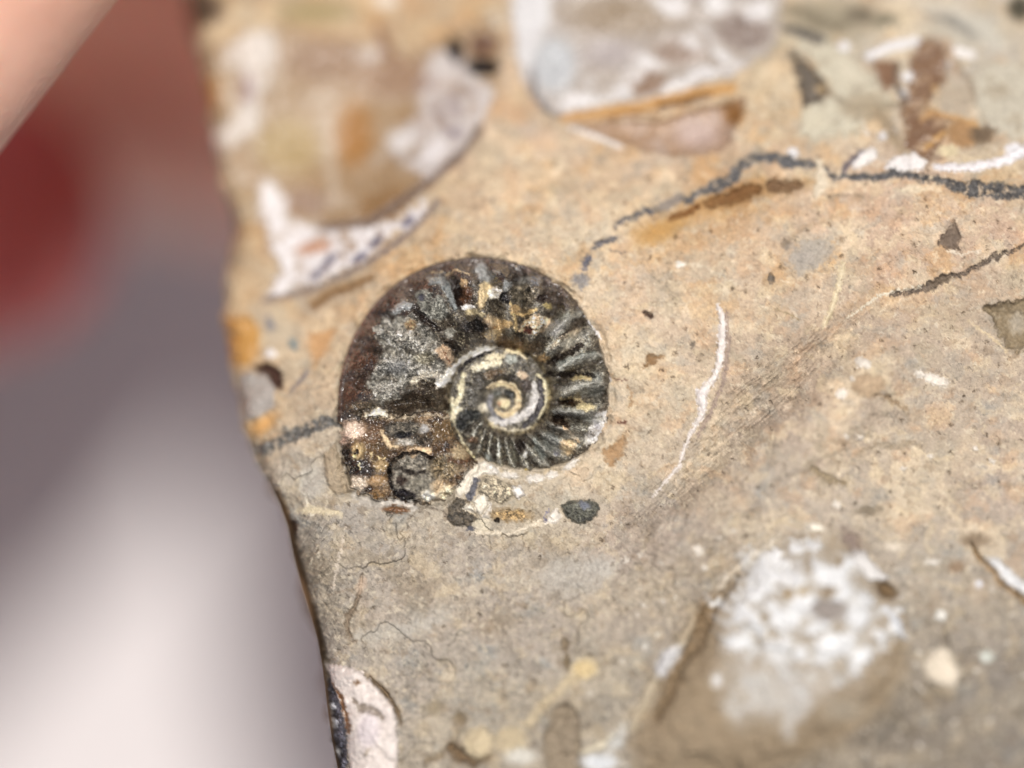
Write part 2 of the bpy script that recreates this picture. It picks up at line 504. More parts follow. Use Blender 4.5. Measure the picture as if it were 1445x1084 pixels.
# fracture facets: every cell of the broken face tilts its own way
def facets(scale, amp, seed, wamp):
    x = (px + wamp * R.wl[0] + 3 * R.wh[0]) / scale; y = (py + wamp * R.wl[1] + 3 * R.wh[1]) / scale
    x0 = np.floor(x).astype(np.int64); y0 = np.floor(y).astype(np.int64)
    best = np.full(px.shape, 9.0, f32); out = np.zeros(px.shape, f32)
    for ddx in (-1, 0, 1):
        for ddy in (-1, 0, 1):
            h = _hash(x0 + ddx, y0 + ddy, seed)
            jx = x0 + ddx + (h & 0xffff) / 65535.0; jy = y0 + ddy + ((h >> 16) & 0xffff) / 65535.0
            h2 = _hash(x0 + ddx, y0 + ddy, seed + 1)
            ga = (h2 & 0xffff) / 65535.0 * 6.283; gm = ((h2 >> 16) & 0xffff) / 65535.0
            d = ((jx - x) ** 2 + (jy - y) ** 2).astype(f32)
            v = (gm * (np.cos(ga) * (x - jx) + np.sin(ga) * (y - jy))).astype(f32)
            n = d < best
            best = np.where(n, d, best); out = np.where(n, v, out)
    return out * amp


fac = facets(130, .024, 401, 34)
R.z += (fac * (1 - up)).astype(f32)
bl = (px - 880) * 0.65 + (py - 740) * 0.76          # distance beyond the line of the break, lower right positive
alongb = (px - 880) * 0.76 - (py - 740) * 0.65
R.z += ((0.085 * np.exp(-((bl - 75 + 14 * R.wl[0]) / 52) ** 2) - 0.045 * np.exp(-((bl - 2 + 10 * R.wl[0]) / 26) ** 2)) * sstep(-60, 60, alongb) * sstep(520, 380, alongb)).astype(f32)
# pale grains and dark specks
f1, f2, cid = worley(px / 11.0 + 0.15 * n5, py / 9.0, 31)
sp = (cid > 0.80) * sstep(0.30, 0.16, f1 + 0.12 * n5) * np.where(low > .3, 1, 0.25)
R.col += sp[..., None] * (np.array([0.84, 0.80, 0.72], f32) - R.col) * 0.7
R.z += (0.003 * sp).astype(f32)
f1, f2, cid = worley(px / 26.0 + 0.2 * n5, py / 22.0 + 0.2 * n2, 32)
rr = 0.07 + 0.12 * ((cid * 37) % 1)
sp = (cid > 0.62) * sstep(rr, rr * 0.5, f1) * sstep(880, 1080, px + 0.15 * py) * (1 - .75 * up)
R.col += sp[..., None] * (np.array([0.96, 0.94, 0.90], f32) - R.col) * 0.9  # bright grains and the sparkle of the lower right, painted near white
R.z += (0.004 * sp).astype(f32)
f1, f2, cid = worley(px / 17.0 + 0.25 * n5, py / 17.0 + 0.25 * n2, 33)
sp = (cid > 0.80) * sstep(0.15, 0.05, f1)
R.col += sp[..., None] * (np.array([0.30, 0.25, 0.20], f32) - R.col) * 0.6
R.z -= (0.008 * sp).astype(f32)
# fibrous belt where the bedding plane breaks off (runs from lower left to upper right)
ux, uy = (px * 0.76 - py * 0.65), (px * 0.65 + py * 0.76)
bd = line_sd(px + 10 * R.wl[0], py + 10 * R.wl[1], [(880, 740, 30), (960, 680, 60), (1060, 570, 95), (1150, 490, 70), (1230, 440, 30)])
belt = sstep(10, -30, bd)
fib = fbm(ux / 16, uy / 2.6, 3, 41) + 0.7 * fbm(ux / 30, uy / 5, 2, 42)
R.col *= (1 + belt * (0.17 * fib - 0.05))[..., None]
R.z += (belt * 0.008 * fib).astype(f32)
bd2 = sstep(10, -20, line_sd(px, py, [(440, 700, 30), (450, 780, 80), (470, 880, 60)]))
fib2 = fbm((px * .5 - py * .87) / 20, (px * .87 + py * .5) / 3, 3, 43)
R.col *= (1 + bd2 * (0.15 * fib2 - 0.02))[..., None]
R.z += (bd2 * 0.008 * fib2).astype(f32)
# ledge: the lower right mass stands above the bedding plane and breaks down to it along the belt
led = line_sd(px + 8 * R.wl[0], py + 8 * R.wl[1], [(860, 745, 0), (960, 668, 0), (1060, 565, 0), (1160, 480, 0), (1260, 425, 0), (1460, 345, 0)])

W, C2 = 'shell', 'calcite'
# --- big shell section, upper left
frag = R.P([(294, 58), (330, 48), (400, 48), (470, 52), (530, 58), (548, 92), (590, 70), (640, 48), (700, 22), (714, 60), (706, 125), (672, 190), (628, 246), (572, 302), (520, 330), (560, 338), (500, 380),
            (440, 405), (372, 420), (392, 385), (372, 330), (358, 275), (330, 262), (305, 215), (298, 150)], (168, 143, 112), w=(8, 5), soft=5, dz=.012, mix2=((196, 184, 170), 30, .0, .5, .7), name='shell_fragment', mat=C2,
           label='large blurred shell section with brown centre and white rims near the fingers')
R.E(459, 85, 55, 30, (150, 120, 92), soft=16); R.E(409, 206, 45, 40, (178, 156, 114), soft=16); R.E(500, 190, 26, 45, (172, 128, 78), soft=14)
R.E(560, 110, 60, 26, (160, 132, 108), soft=16); R.L([(459, 166, 18), (466, 230, 14), (474, 285, 20)], (192, 176, 156), soft=8)
R.E(540, 290, 36, 22, (150, 118, 80), soft=12, rot=30); R.E(430, 285, 30, 18, (165, 142, 125), soft=10)
R.L([(535, 42, 16), (556, 84, 14)], (135, 100, 75), soft=6); R.E(446, 17, 50, 16, (168, 152, 112), soft=10)
R.E(284, 10, 30, 26, (88, 68, 50), soft=10); R.E(297, 132, 14, 24, (197, 150, 92), soft=6)
for i, (pts, c) in enumerate([
    ([(322, 62), (345, 50), (388, 40), (394, 75), (380, 120), (368, 150), (372, 182), (340, 200), (306, 214), (298, 190), (330, 160), (346, 130), (338, 100), (318, 92)], (222, 214, 206)),
    ([(362, 262), (376, 247), (396, 258), (402, 312), (440, 314), (500, 325), (556, 312), (606, 278), (598, 305), (557, 332), (512, 363), (479, 386), (435, 405), (372, 420), (392, 385), (380, 340)], (238, 236, 238)),
    ([(600, 80), (650, 62), (672, 110), (700, 128), (690, 160), (648, 218), (612, 258), (568, 236), (545, 205), (560, 180), (595, 160), (588, 120)], (208, 202, 200)),
    ([(496, 76), (520, 62), (545, 72), (530, 86), (505, 86)], (215, 205, 198)),
    ([(682, 30), (700, 18), (712, 32), (698, 48)], (225, 220, 205)),
]):
    R.P(pts, c, w=(9, 8), soft=6, dz=.012, mix2=((178, 158, 140), 22, .05, .5, .75), name='white_rim', mat=W, par=frag)
R.E(348, 126, 9, 20, (165, 145, 145), soft=6)  # mauve shadow patch painted on the white rim
for (x, y, rx, ry, c, ro) in [(600, 120, 16, 9, (165, 145, 135), 20), (622, 165, 6, 22, (150, 135, 130), 20), (640, 150, 5, 16, (140, 125, 125), 25), (596, 172, 6, 18, (185, 170, 160), 15), (655, 130, 16, 8, (160, 145, 135), 0),
                              (585, 215, 26, 8, (170, 155, 140), 30), (565, 199, 20, 16, (228, 226, 226), 0), (612, 212, 22, 14, (232, 230, 232), 40), (640, 188, 9, 6, (130, 120, 130), 0), (444, 350, 24, 9, (198, 155, 130), 12)]:
    R.E(x, y, rx, ry, c, rot=ro, soft=5)
R.E(642, 70, 11, 18, (30, 24, 28), rot=15, soft=3, dz=-.03, name='inclusion_or_shade', mat='vein', par=frag)
R.E(681, 95, 24, 12, (30, 22, 18), soft=3, dz=-.03, name='inclusion_or_shade', mat='vein', par=frag); R.E(681, 64, 19, 16, (112, 84, 66), soft=4)
R.L([(452, 320, 10), (519, 315, 12), (575, 279, 12), (642, 226, 10), (678, 182, 8)], (125, 108, 98), soft=4, dz=-.015)
for (x, y, l) in [(530, 341, 12), (508, 363, 12), (466, 368, 14), (448, 387, 12), (575, 312, 10)]:
    R.E(x, y, l, 5, (112, 110, 128), rot=40, soft=3)
R.L([(371, 424, 8), (440, 410, 8), (500, 383, 8), (560, 342, 8), (620, 285, 8)], (140, 126, 118), soft=4)
R.E(545, 0, 16, 8, (235, 228, 220), soft=4)
R.L([(440, 430, 14), (465, 415, 14), (520, 395, 10)], (150, 120, 85), soft=4, dz=-.01)
# --- left margin pieces
R.P([(318, 454), (352, 444), (366, 470), (362, 498), (350, 515), (322, 514)], (196, 148, 80), dz=.03, bev=12, soft=3, name='ochre_grain', mat=C2)
R.P([(334, 532), (352, 524), (372, 528), (391, 543), (388, 576), (366, 588), (344, 594)], (172, 166, 160), dz=.02, soft=3, name='calcite_crystal', mat=C2, label='grey calcite crystal at the left edge of the rock')
R.P([(356, 520), (378, 512), (396, 526), (398, 550), (388, 546), (378, 532)], (78, 52, 42), dz=-.05, soft=3)  # shadow beside the grey crystal, painted dark brown and carved
R.E(400, 470, 30, 20, (206, 192, 168), soft=12, a=.7)
R.E(382, 498, 9, 7, (245, 242, 240), dz=.02, name='calcite_crystal', mat=W); R.E(381, 457, 6, 10, (135, 135, 140), rot=20, soft=3); R.E(415, 486, 7, 10, (150, 158, 155), rot=20, soft=3)
R.P([(435, 472), (478, 462), (460, 496), (444, 522)], (206, 160, 110), soft=6, a=.8)
R.L([(433, 523, 6), (421, 540, 6), (409, 556, 4)], (150, 140, 135), soft=2); R.L([(409, 556, 4), (450, 546, 4)], (170, 155, 135), soft=2)
R.E(370, 600, 22, 10, (225, 170, 100), rot=35, soft=8, a=.8)
# --- grey shell section at the top
fr2 = R.P([(720, -60), (724, 60), (740, 118), (760, 152), (790, 166), (840, 152), (900, 146), (960, 132), (1030, 108), (1080, 78), (1104, 40), (1108, -60)], (176, 166, 156), w=(6, 5), soft=4, dz=.015, mix2=((206, 202, 200), 28, .0, .45, .7),
          name='shell_fragment', mat=C2, label='grey shell section with white patches at the top centre')
R.E(876, 20, 70, 26, (155, 138, 116), soft=20); R.E(780, 92, 34, 40, (192, 196, 200), soft=14); R.E(912, 116, 28, 18, (148, 124, 105), soft=8); R.E(959, 73, 34, 18, (155, 136, 122), soft=10); R.E(1049, 43, 38, 24, (140, 125, 116), soft=10)
R.E(860, 75, 40, 20, (180, 172, 170), soft=14)
R.P([(718, -50), (768, -50), (780, 30), (752, 80), (740, 118), (726, 60)], (218, 218, 220), soft=8, w=(4, 3), name='white_rim', mat=W, par=fr2)
for (x, y, rx, ry, ro) in [(946, 7, 28, 17, -10), (1009, 3, 18, 12, 0), (1068, 13, 24, 13, 10), (975, 63, 16, 9, -15), (1019, 76, 20, 7, -35), (912, 90, 22, 11, -15), (892, 104, 10, 9, 0), (989, 110, 30, 13, 12), (946, 131, 22, 8, 12), (880, 127, 15, 12, 20), (812, 143, 24, 13, 10), (850, 146, 22, 7, 8)]:
    R.E(x, y, rx, ry, (228, 226, 226), rot=ro, soft=6, w=(9, 9), dz=.008, name='white_patch', mat=W, par=fr2)
R.L([(750, 100, 6), (756, 132, 6), (768, 154, 7), (790, 163, 5)], (125, 120, 120), soft=3)
R.L([(795, 167, 12), (866, 159, 14), (966, 136, 16), (1032, 124, 14)], (200, 155, 98), soft=4, dz=.01); R.L([(930, 150, 5), (966, 144, 7), (1002, 134, 5)], (120, 80, 42), soft=3, dz=-.02)
R.L([(860, 166, 3), (900, 160, 5), (930, 164, 3)], (125, 85, 45), soft=3)
lens = R.P([(800, 177), (859, 170), (932, 170), (982, 154), (1025, 147), (1054, 139), (1042, 172), (1020, 210), (992, 219), (946, 219), (906, 212), (866, 197), (833, 185)], (176, 146, 118), w=(4, 4), dz=-.05, bev=30, soft=4, mix2=((198, 178, 166), 34, .0, .4, .7),
           name='calcite_lens', mat=C2, label='brown lens-shaped calcite hollow below the grey shell section')
R.E(985, 190, 36, 20, (196, 174, 164), soft=14); R.E(1036, 160, 14, 18, (148, 106, 62), rot=20, soft=8)
R.L([(803, 179, 4), (838, 191, 9), (878, 208, 5)], (238, 232, 228), soft=2, w=(1, 1), dz=.012, name='white_rim', mat=W, par=lens)
# --- breccia, upper right
R.E(1170, 28, 62, 26, (160, 150, 128), soft=16); R.E(1215, 20, 20, 10, (115, 105, 88), soft=8); R.L([(1108, 42, 8), (1140, 48, 10), (1172, 62, 6)], (90, 88, 88), soft=4, dz=-.02)
R.P([(1123, 52), (1172, 60), (1197, 82), (1222, 104), (1271, 145), (1240, 150), (1197, 186), (1154, 202), (1128, 192), (1130, 160), (1172, 129), (1148, 92)], (205, 198, 178), w=(9, 9), soft=6, dz=.012, mix2=((170, 160, 140), 24, .05, .5, .7), name='breccia_clast', mat='rock')
R.P([(1115, 66), (1145, 94), (1170, 129), (1158, 143), (1134, 152)], (104, 94, 82), w=(5, 6), soft=4, dz=-.025, bev=10, name='inclusion_or_shade', mat='vein')  # dark triangle: shadow beside the tan wedge, painted in and carved
R.E(1158, 125, 7, 5, (185, 160, 120), soft=3)
br = R.P([(1277, 148), (1284, 80), (1320, 52), (1338, 92), (1330, 129), (1308, 154), (1342, 172), (1333, 204), (1305, 224), (1282, 204)], (128, 98, 74), w=(10, 9), soft=5, dz=-.012, mix2=((190, 165, 135), 16, .05, .4, .7), name='brown_calcite', mat=C2, label='reddish brown calcite patch in the breccia at upper right')
R.P([(1232, 90), (1265, 84), (1270, 117), (1246, 130)], (132, 100, 76), w=(3, 4), soft=4)
R.P([(1366, 108), (1390, 92), (1460, 88), (1460, 188), (1420, 192), (1396, 180), (1372, 150)], (198, 191, 174), w=(11, 10), soft=7, dz=.012, mix2=((165, 152, 130), 26, .05, .5, .6), name='breccia_clast', mat='rock')
R.E(1370, 40, 70, 22, (190, 185, 172), soft=14, a=.8); R.E(1440, 12, 18, 18, (75, 70, 55), soft=8); R.E(1350, 30, 22, 6, (120, 118, 112), rot=-25, soft=5)
R.L([(1228, 80, 14), (1253, 66, 14), (1293, 58, 14)], (235, 234, 236), soft=3, w=(2, 3), dz=.02, name='white_streak', mat=W)
R.L([(1345, 72, 16), (1370, 76, 16)], (238, 234, 230), soft=3, dz=.02, name='white_streak', mat=W)
for (x, y, r) in [(1274, 132, 9), (1281, 108, 10), (1246, 191, 8), (1262, 185, 7), (1190, 66, 10), (1119, 215, 9), (1340, 90, 6)]:
    R.E(x, y, r, r * .85, (238, 236, 236), soft=3, dz=.025, name='calcite_crystal', mat=W)
R.E(1360, 188, 24, 20, (168, 132, 92), soft=5, dz=.01); R.L([(1305, 210, 6), (1332, 190, 8)], (190, 150, 95), soft=3); R.E(1338, 213, 14, 8, (215, 200, 165), soft=3); R.E(1320, 125, 5, 5, (200, 165, 115), soft=2)
R.L([(1310, 160, 8), (1345, 165, 8), (1375, 180, 6)], (180, 140, 95), soft=4); R.L([(1335, 60, 10), (1352, 110, 6)], (190, 165, 140), soft=4)
R.P([(1198, 228), (1214, 212), (1236, 208), (1238, 224), (1206, 240)], (240, 236, 232), w=(1, 2), dz=.02, name='white_streak', mat=W)
R.P([(1244, 238), (1262, 222), (1290, 214), (1306, 228), (1302, 240), (1270, 242)], (240, 236, 234), w=(1, 2), dz=.02, name='white_streak', mat=W)
R.L([(1322, 236, 12), (1370, 236, 14), (1410, 230, 14), (1462, 206, 18)], (238, 234, 236), soft=2, w=(2, 3), dz=.02, name='white_streak', mat=W)
R.E(1431, 213, 13, 12, (245, 244, 248), soft=3, dz=.02, name='calcite_crystal', mat=W)
R.L([(1172, 131, 4), (1198, 150, 5), (1240, 152, 6), (1280, 146, 4)], (140, 128, 108), soft=4, w=(6, 5)); R.E(1226, 152, 34, 18, (172, 158, 134), soft=8, w=(8, 6), a=.8); R.L([(1240, 165, 16), (1262, 190, 22), (1276, 214, 14)], (156, 138, 112), soft=8, w=(6, 6), a=.85)
R.E(1388, 190, 16, 12, (112, 94, 74), soft=6, w=(6, 6)); R.E(1352, 140, 24, 26, (182, 168, 148), soft=8, w=(8, 6), a=.85); R.L([(1300, 168, 5), (1322, 160, 7), (1350, 166, 6), (1384, 176, 6)], (198, 160, 112), soft=3, w=(6, 4)); R.L([(1352, 90, 5), (1366, 112, 5), (1372, 140, 4)], (130, 112, 92), soft=4, w=(5, 5))
R.L([(1268, 88, 4), (1262, 118, 6), (1284, 142, 4)], (96, 84, 72), soft=3, w=(4, 4)); R.E(1200, 100, 22, 10, (216, 208, 188), rot=-40, soft=7, a=.8); R.L([(1215, 170, 3), (1222, 190, 5)], (225, 220, 210), soft=3); R.E(1150, 170, 20, 14, (214, 206, 184), soft=6, a=.8)
R.L([(1112, 12, 10), (1150, 30, 14), (1196, 34, 10)], (128, 118, 98), soft=8, w=(8, 6)); R.E(1246, 30, 20, 10, (138, 130, 110), soft=8, w=(6, 6)); R.L([(1310, 20, 8), (1350, 34, 10), (1380, 50, 6)], (138, 134, 126), soft=6, w=(5, 5)); R.L([(1290, 6, 14), (1350, 12, 18), (1410, 60, 20)], (206, 202, 190), soft=9, w=(6, 6), a=.7)
R.L([(1190, 244, 6), (1196, 230, 7), (1216, 214, 5)], (104, 96, 104), soft=3, w=(2, 3)); R.L([(1300, 246, 4), (1310, 226, 5), (1330, 222, 4)], (150, 128, 108), soft=3, w=(3, 3))
# --- hollow below the dark vein, with its shade painted in brown
R.L([(900, 330, 16), (960, 308, 24), (1010, 288, 30), (1060, 268, 26), (1110, 262, 20), (1150, 258, 8)], (198, 156, 98), soft=12, w=(8, 6), a=.65)
R.L([(1000, 290, 8), (1035, 276, 22), (1068, 268, 14)], (122, 84, 46), soft=12, w=(4, 5), dz=-.03, bev=14); R.L([(1092, 262, 18), (1125, 262, 14)], (120, 92, 66), soft=10, w=(4, 5), dz=-.03, bev=12)
R.L([(945, 308, 6), (985, 294, 8)], (130, 85, 42), soft=5, dz=-.02); R.E(930, 330, 34, 12, (185, 140, 75), rot=25, soft=8, a=.7)
# --- dark vein, in pieces where the rock breaks it
VC = (80, 79, 80)
R.L([(1475, 270, 22), (1440, 270, 22), (1400, 268, 26), (1360, 264, 22), (1330, 258, 14), (1300, 250, 12)], (74, 72, 70), w=(8, 3.5), soft=2.5, dz=.004, var=.55, fine=.5, mix2=((176, 156, 130), 11, .12, .38, .85), name='dark_vein', mat='vein', label='thick black vein at the right edge of the rock')
R.L([(1296, 249, 10), (1250, 245, 14), (1205, 252, 12), (1178, 252, 8), (1160, 236, 10), (1146, 228, 8)], VC, w=(8, 3.5), soft=2.5, dz=.004, var=.5, fine=.45, mix2=((168, 154, 134), 11, .08, .38, .8), name='dark_vein', mat='vein')
R.L([(1148, 228, 12), (1110, 226, 18), (1070, 220, 18), (1042, 238, 22), (1010, 264, 18), (975, 283, 14), (958, 280, 8)], (84, 84, 86), w=(8, 3.5), soft=2.5, dz=.004, var=.5, fine=.45, mix2=((168, 154, 134), 11, .08, .38, .8), name='dark_vein', mat='vein', label='slate coloured vein arching below the brown lens')
R.L([(958, 280, 12), (940, 288, 14), (926, 294, 10)], (150, 140, 130), w=(2, 3), soft=2)
R.L([(928, 294, 8), (900, 304, 11), (878, 312, 9), (868, 318, 5)], (82, 80, 84), w=(6, 4), soft=3, dz=.003, var=.45, mix2=((165, 152, 132), 9, .0, .35, .8), name='dark_vein', mat='vein')
R.L([(868, 334, 12), (852, 342, 13), (840, 352, 7)], (86, 84, 90), w=(6, 4), soft=3, dz=.003, var=.45, mix2=((165, 152, 132), 9, .0, .35, .8), name='dark_vein', mat='vein')
R.L([(834, 362, 8), (828, 374, 10), (824, 380, 7)], (92, 92, 104), w=(3, 6), soft=3, dz=.003, name='dark_vein', mat='vein')
R.E(818, 397, 12, 9, (128, 128, 132), soft=4, w=(3, 6), a=.8, name='dark_vein', mat='vein')
R.L([(860, 352, 2), (884, 356, 2)], (130, 118, 108), soft=1)
R.L([(484, 592, 18), (458, 598, 20), (430, 606, 22), (400, 618, 20), (372, 634, 22), (354, 636, 10)], (94, 93, 90), w=(8, 3.5), soft=2.5, dz=.004, var=.5, fine=.45, mix2=((168, 154, 134), 11, .08, .38, .8), name='dark_vein', mat='vein', label='slate vein between the left rock edge and the ammonite')
R.P([(1150, 222), (1160, 226), (1168, 262), (1152, 282), (1146, 276), (1150, 250)], (222, 208, 184), soft=3, w=(1, 2), dz=.01, name='white_vein', mat=W)
# --- white vein right of the ammonite
R.L([(1013, 432, 5), (1019, 446, 10), (1020, 480, 12), (1016, 510, 11), (1008, 532, 9), (996, 548, 12), (990, 560, 16), (992, 580, 12), (984, 598, 8), (970, 622, 5), (962, 645, 6), (960, 658, 8), (945, 674, 4), (922, 702, 3)],
    (236, 228, 222), w=(1, 1.2), soft=1.3, dz=.012, bev=4, var=.04, fine=.03, name='white_vein', mat=W, label='thin white calcite vein curving beside the ammonite')
R.P([(982, 548), (998, 545), (996, 580), (990, 580)], (240, 233, 230), soft=1.3, w=(1, 1), dz=.01, name='white_vein', mat=W)
R.L([(1026, 440, 4), (1029, 490, 5), (1020, 540, 4), (1003, 585, 5), (985, 615, 4)], (168, 150, 138), soft=2, dz=-.006)
# --- scratches, streaks, cracks
R.L([(1190, 372, 7), (1182, 410, 8), (1170, 446, 7), (1162, 462, 4)], (222, 206, 172), soft=1.5, w=(1, 1), dz=.008, name='white_vein', mat=W)
R.L([(1096, 438, 2), (1112, 445, 4), (1127, 450, 3)], (168, 150, 120), soft=1.2)
R.L([(960, 372, 4), (985, 376, 4), (1010, 384, 3), (1040, 402, 3)], (222, 208, 184), soft=2, a=.8); R.E(960, 373, 6, 5, (240, 235, 225), soft=2)
R.E(915, 445, 8, 3.5, (70, 50, 42), rot=-25, soft=1.5, dz=-.02); R.P([(910, 500), (940, 502), (925, 512), (902, 524), (914, 510)], (142, 112, 78), soft=3, w=(1, 3), dz=-.01)
R.E(977, 487, 3, 5, (120, 108, 95), soft=1.5); R.L([(868, 535, 2), (884, 535, 3)], (120, 95, 80), soft=1.5); R.L([(872, 597, 3), (884, 595, 4)], (110, 75, 60), soft=1.5)
R.L([(884, 540, 2), (894, 560, 2), (890, 575, 2)], (165, 135, 100), soft=1.5); R.P([(850, 638), (884, 612), (880, 640), (862, 660)], (168, 128, 84), soft=4, w=(2, 4), a=.7, dz=-.01)
R.L([(1475, 338, 4), (1440, 349, 4), (1395, 368, 5), (1350, 388, 8), (1318, 402, 11), (1290, 409, 8), (1260, 416, 5)], (110, 98, 88), w=(5, 5), soft=2, dz=-.014, bev=4, var=.3)
R.E(1328, 396, 18, 7, (120, 105, 88), rot=25, soft=2, a=.8); R.L([(1300, 404, 2.5), (1262, 412, 3), (1240, 418, 4), (1215, 436, 3), (1192, 450, 2)], (232, 222, 200), soft=1, w=(2, 1.5), dz=.008)
R.P([(1346, 312), (1355, 336), (1351, 354), (1336, 350), (1322, 344), (1334, 328)], (122, 106, 92), w=(3, 4), soft=3.5, dz=-.02, bev=14); R.L([(1338, 354, 3), (1356, 358, 4), (1385, 356, 3)], (225, 212, 192), soft=2)  # this pit and the next carry their shade in the colour
R.P([(1388, 430), (1410, 424), (1475, 424), (1475, 502), (1424, 494), (1406, 470)], (146, 130, 104), w=(5, 5), soft=5, dz=-.05, bev=40, mix2=((176, 164, 142), 10, .1, .5, .6)); R.E(1438, 455, 12, 16, (190, 182, 168), soft=6, a=.6)
R.L([(1366, 452, 2), (1400, 478, 4), (1420, 496, 3)], (222, 202, 168), soft=2)
R.E(1146, 358, 34, 22, (176, 169, 158), rot=20, soft=7, w=(6, 9), a=.85); R.E(1132, 368, 20, 14, (176, 168, 158), soft=7, w=(6, 9), a=.8); R.E(1110, 345, 7, 9, (150, 138, 124), soft=3); R.E(1087, 392, 5, 7, (120, 110, 100), soft=2, dz=-.015)
R.L([(1105, 345, 4), (1130, 325, 4), (1180, 305, 5)], (150, 125, 95), soft=4, a=.5); R.E(1125, 420, 20, 12, (185, 174, 158), rot=30, soft=6, a=.6)
R.L([(1165, 276, 2), (1220, 278, 3)], (150, 132, 110), soft=2); R.P([(1262, 268), (1290, 260), (1318, 266), (1290, 274)], (235, 222, 195), soft=4, w=(2, 3), a=.8)
# --- grey patches and small marks on the lower face
R.E(808, 812, 52, 25, (192, 187, 178), rot=8, soft=14, w=(14, 9), a=.75); R.E(850, 798, 20, 12, (194, 190, 182), soft=9, w=(8, 8), a=.7)
R.L([(512, 900, 16), (560, 888, 26), (600, 880, 30), (628, 866, 14)], (192, 188, 179), soft=10, w=(10, 9), a=.65)
R.L([(512, 812, 3), (507, 838, 6), (492, 868, 6), (488, 880, 8), (495, 900, 4), (504, 908, 3)], (128, 112, 94), soft=2, w=(3, 4), dz=-.012, bev=4, a=.8); R.E(510, 826, 6, 12, (200, 180, 160), rot=-20, soft=3)
R.L([(430, 660, 2), (424, 690, 3), (432, 706, 3), (440, 728, 3)], (228, 220, 200), soft=1, w=(1, 2)); R.L([(488, 742, 2), (482, 770, 2), (476, 800, 4), (470, 830, 3)], (225, 212, 196), soft=1.2, w=(1, 2), a=.8)
R.L([(420, 722, 8), (445, 720, 12), (480, 726, 8)], (218, 205, 176), soft=4, w=(2, 3)); R.L([(392, 690, 4), (402, 720, 7), (410, 748, 5)], (215, 190, 145), soft=2, w=(1, 2))
R.E(408, 750, 8, 16, (90, 66, 48), rot=-25, soft=3, dz=-.03); R.L([(418, 790, 4), (425, 830, 8), (436, 870, 8), (446, 915, 6)], (108, 90, 68), soft=3, w=(2, 3)); R.L([(402, 640, 3), (420, 664, 4)], (160, 145, 125), soft=2)
R.P([(455, 640), (472, 628), (486, 660), (502, 694), (476, 698), (462, 684)], (176, 160, 136), dz=.02, soft=2, w=(2, 2), name='stone_chip', mat='rock'); R.E(440, 680, 18, 26, (186, 182, 174), soft=8, a=.7)
# --- shell, lower left edge
sh = R.P([(456, 938), (480, 938), (505, 946), (532, 966), (552, 990), (560, 1014), (562, 1060), (560, 1110), (500, 1110), (494, 1080), (490, 1040), (482, 1000), (466, 968)], (232, 222, 216), w=(1.5, 2), soft=1.5, dz=.05, bev=12,
         name='shell_fragment', mat=W, label='pinkish white shell fragment at the lower left edge of the rock')
R.L([(500, 985, 5), (512, 998, 12), (530, 1004, 10), (542, 1012, 6)], (150, 138, 126), soft=2, w=(2, 4), dz=-.01); R.E(504, 962, 5, 3, (130, 95, 60), soft=1.5); R.E(520, 1030, 16, 24, (222, 212, 214), soft=6)
R.L([(514, 1064, 3), (522, 1056, 4)], (150, 135, 115), soft=1.5); R.L([(470, 966, 4), (482, 985, 5), (490, 1010, 4), (493, 1030, 8)], (125, 85, 50), soft=2, dz=-.015)
R.L([(522, 956, 3), (546, 978, 5), (562, 1004, 5), (566, 1022, 2)], (128, 106, 78), soft=4, dz=-.03, bev=4, w=(2, 2))  # dark crescent: shadow along the shell edge, painted into a groove
sl = R.P([(452, 962), (466, 962), (480, 995), (488, 1030), (490, 1075), (492, 1110), (474, 1110), (464, 1050), (457, 1000)], (92, 92, 102), w=(1, 2), dz=-.01, rough=.01, name='slate_patch', mat='vein', label='dark slate strip between the white shell and the rock edge')
for (x, y, r) in [(460, 1005, 9), (468, 1000, 6), (468, 1024, 9), (460, 1030, 6), (474, 1066, 6)]:
    R.E(x, y, r, r * .9, (232, 234, 240), soft=2, dz=.02, name='calcite_crystal', mat=W, par=sl)
# --- bottom cavities and patches
R.P([(770, 1110), (766, 1040), (784, 1000), (800, 986), (812, 1000), (820, 1050), (818, 1110)], (152, 138, 118), soft=6, w=(4, 3), dz=-.03, bev=24)
R.L([(636, 1050, 10), (648, 1068, 16), (668, 1076, 12), (692, 1068, 6)], (120, 98, 72), soft=8, w=(6, 5), dz=-.04, bev=12); R.L([(600, 1074, 8), (625, 1066, 8)], (140, 124, 100), soft=6); R.E(650, 1015, 9, 10, (140, 124, 100), soft=7, dz=-.015); R.E(612, 1000, 14, 10, (150, 136, 110), soft=7, a=.7)
R.E(676, 1050, 24, 22, (212, 196, 164), soft=8, w=(6, 5), dz=.03, name='limestone_lump', mat='rock'); R.E(722, 1045, 22, 22, (205, 188, 154), soft=8, a=.8)
R.L([(745, 1020, 14), (790, 972, 14), (830, 940, 24)], (212, 194, 158), soft=8, a=.7); R.E(796, 910, 6, 10, (138, 122, 100), soft=5, w=(4, 4), dz=-.015); R.E(800, 935, 5, 12, (140, 124, 100), soft=4, dz=-.02)
R.E(826, 944, 16, 12, (224, 202, 156), soft=6); R.L([(820, 1060, 8), (850, 1052, 14), (868, 1036, 8)], (228, 218, 194), soft=5, dz=.02); R.E(845, 1076, 26, 12, (222, 226, 230), soft=6); R.E(870, 1050, 10, 8, (165, 162, 155), soft=5)
R.E(735, 1068, 22, 12, (215, 212, 202), soft=7)
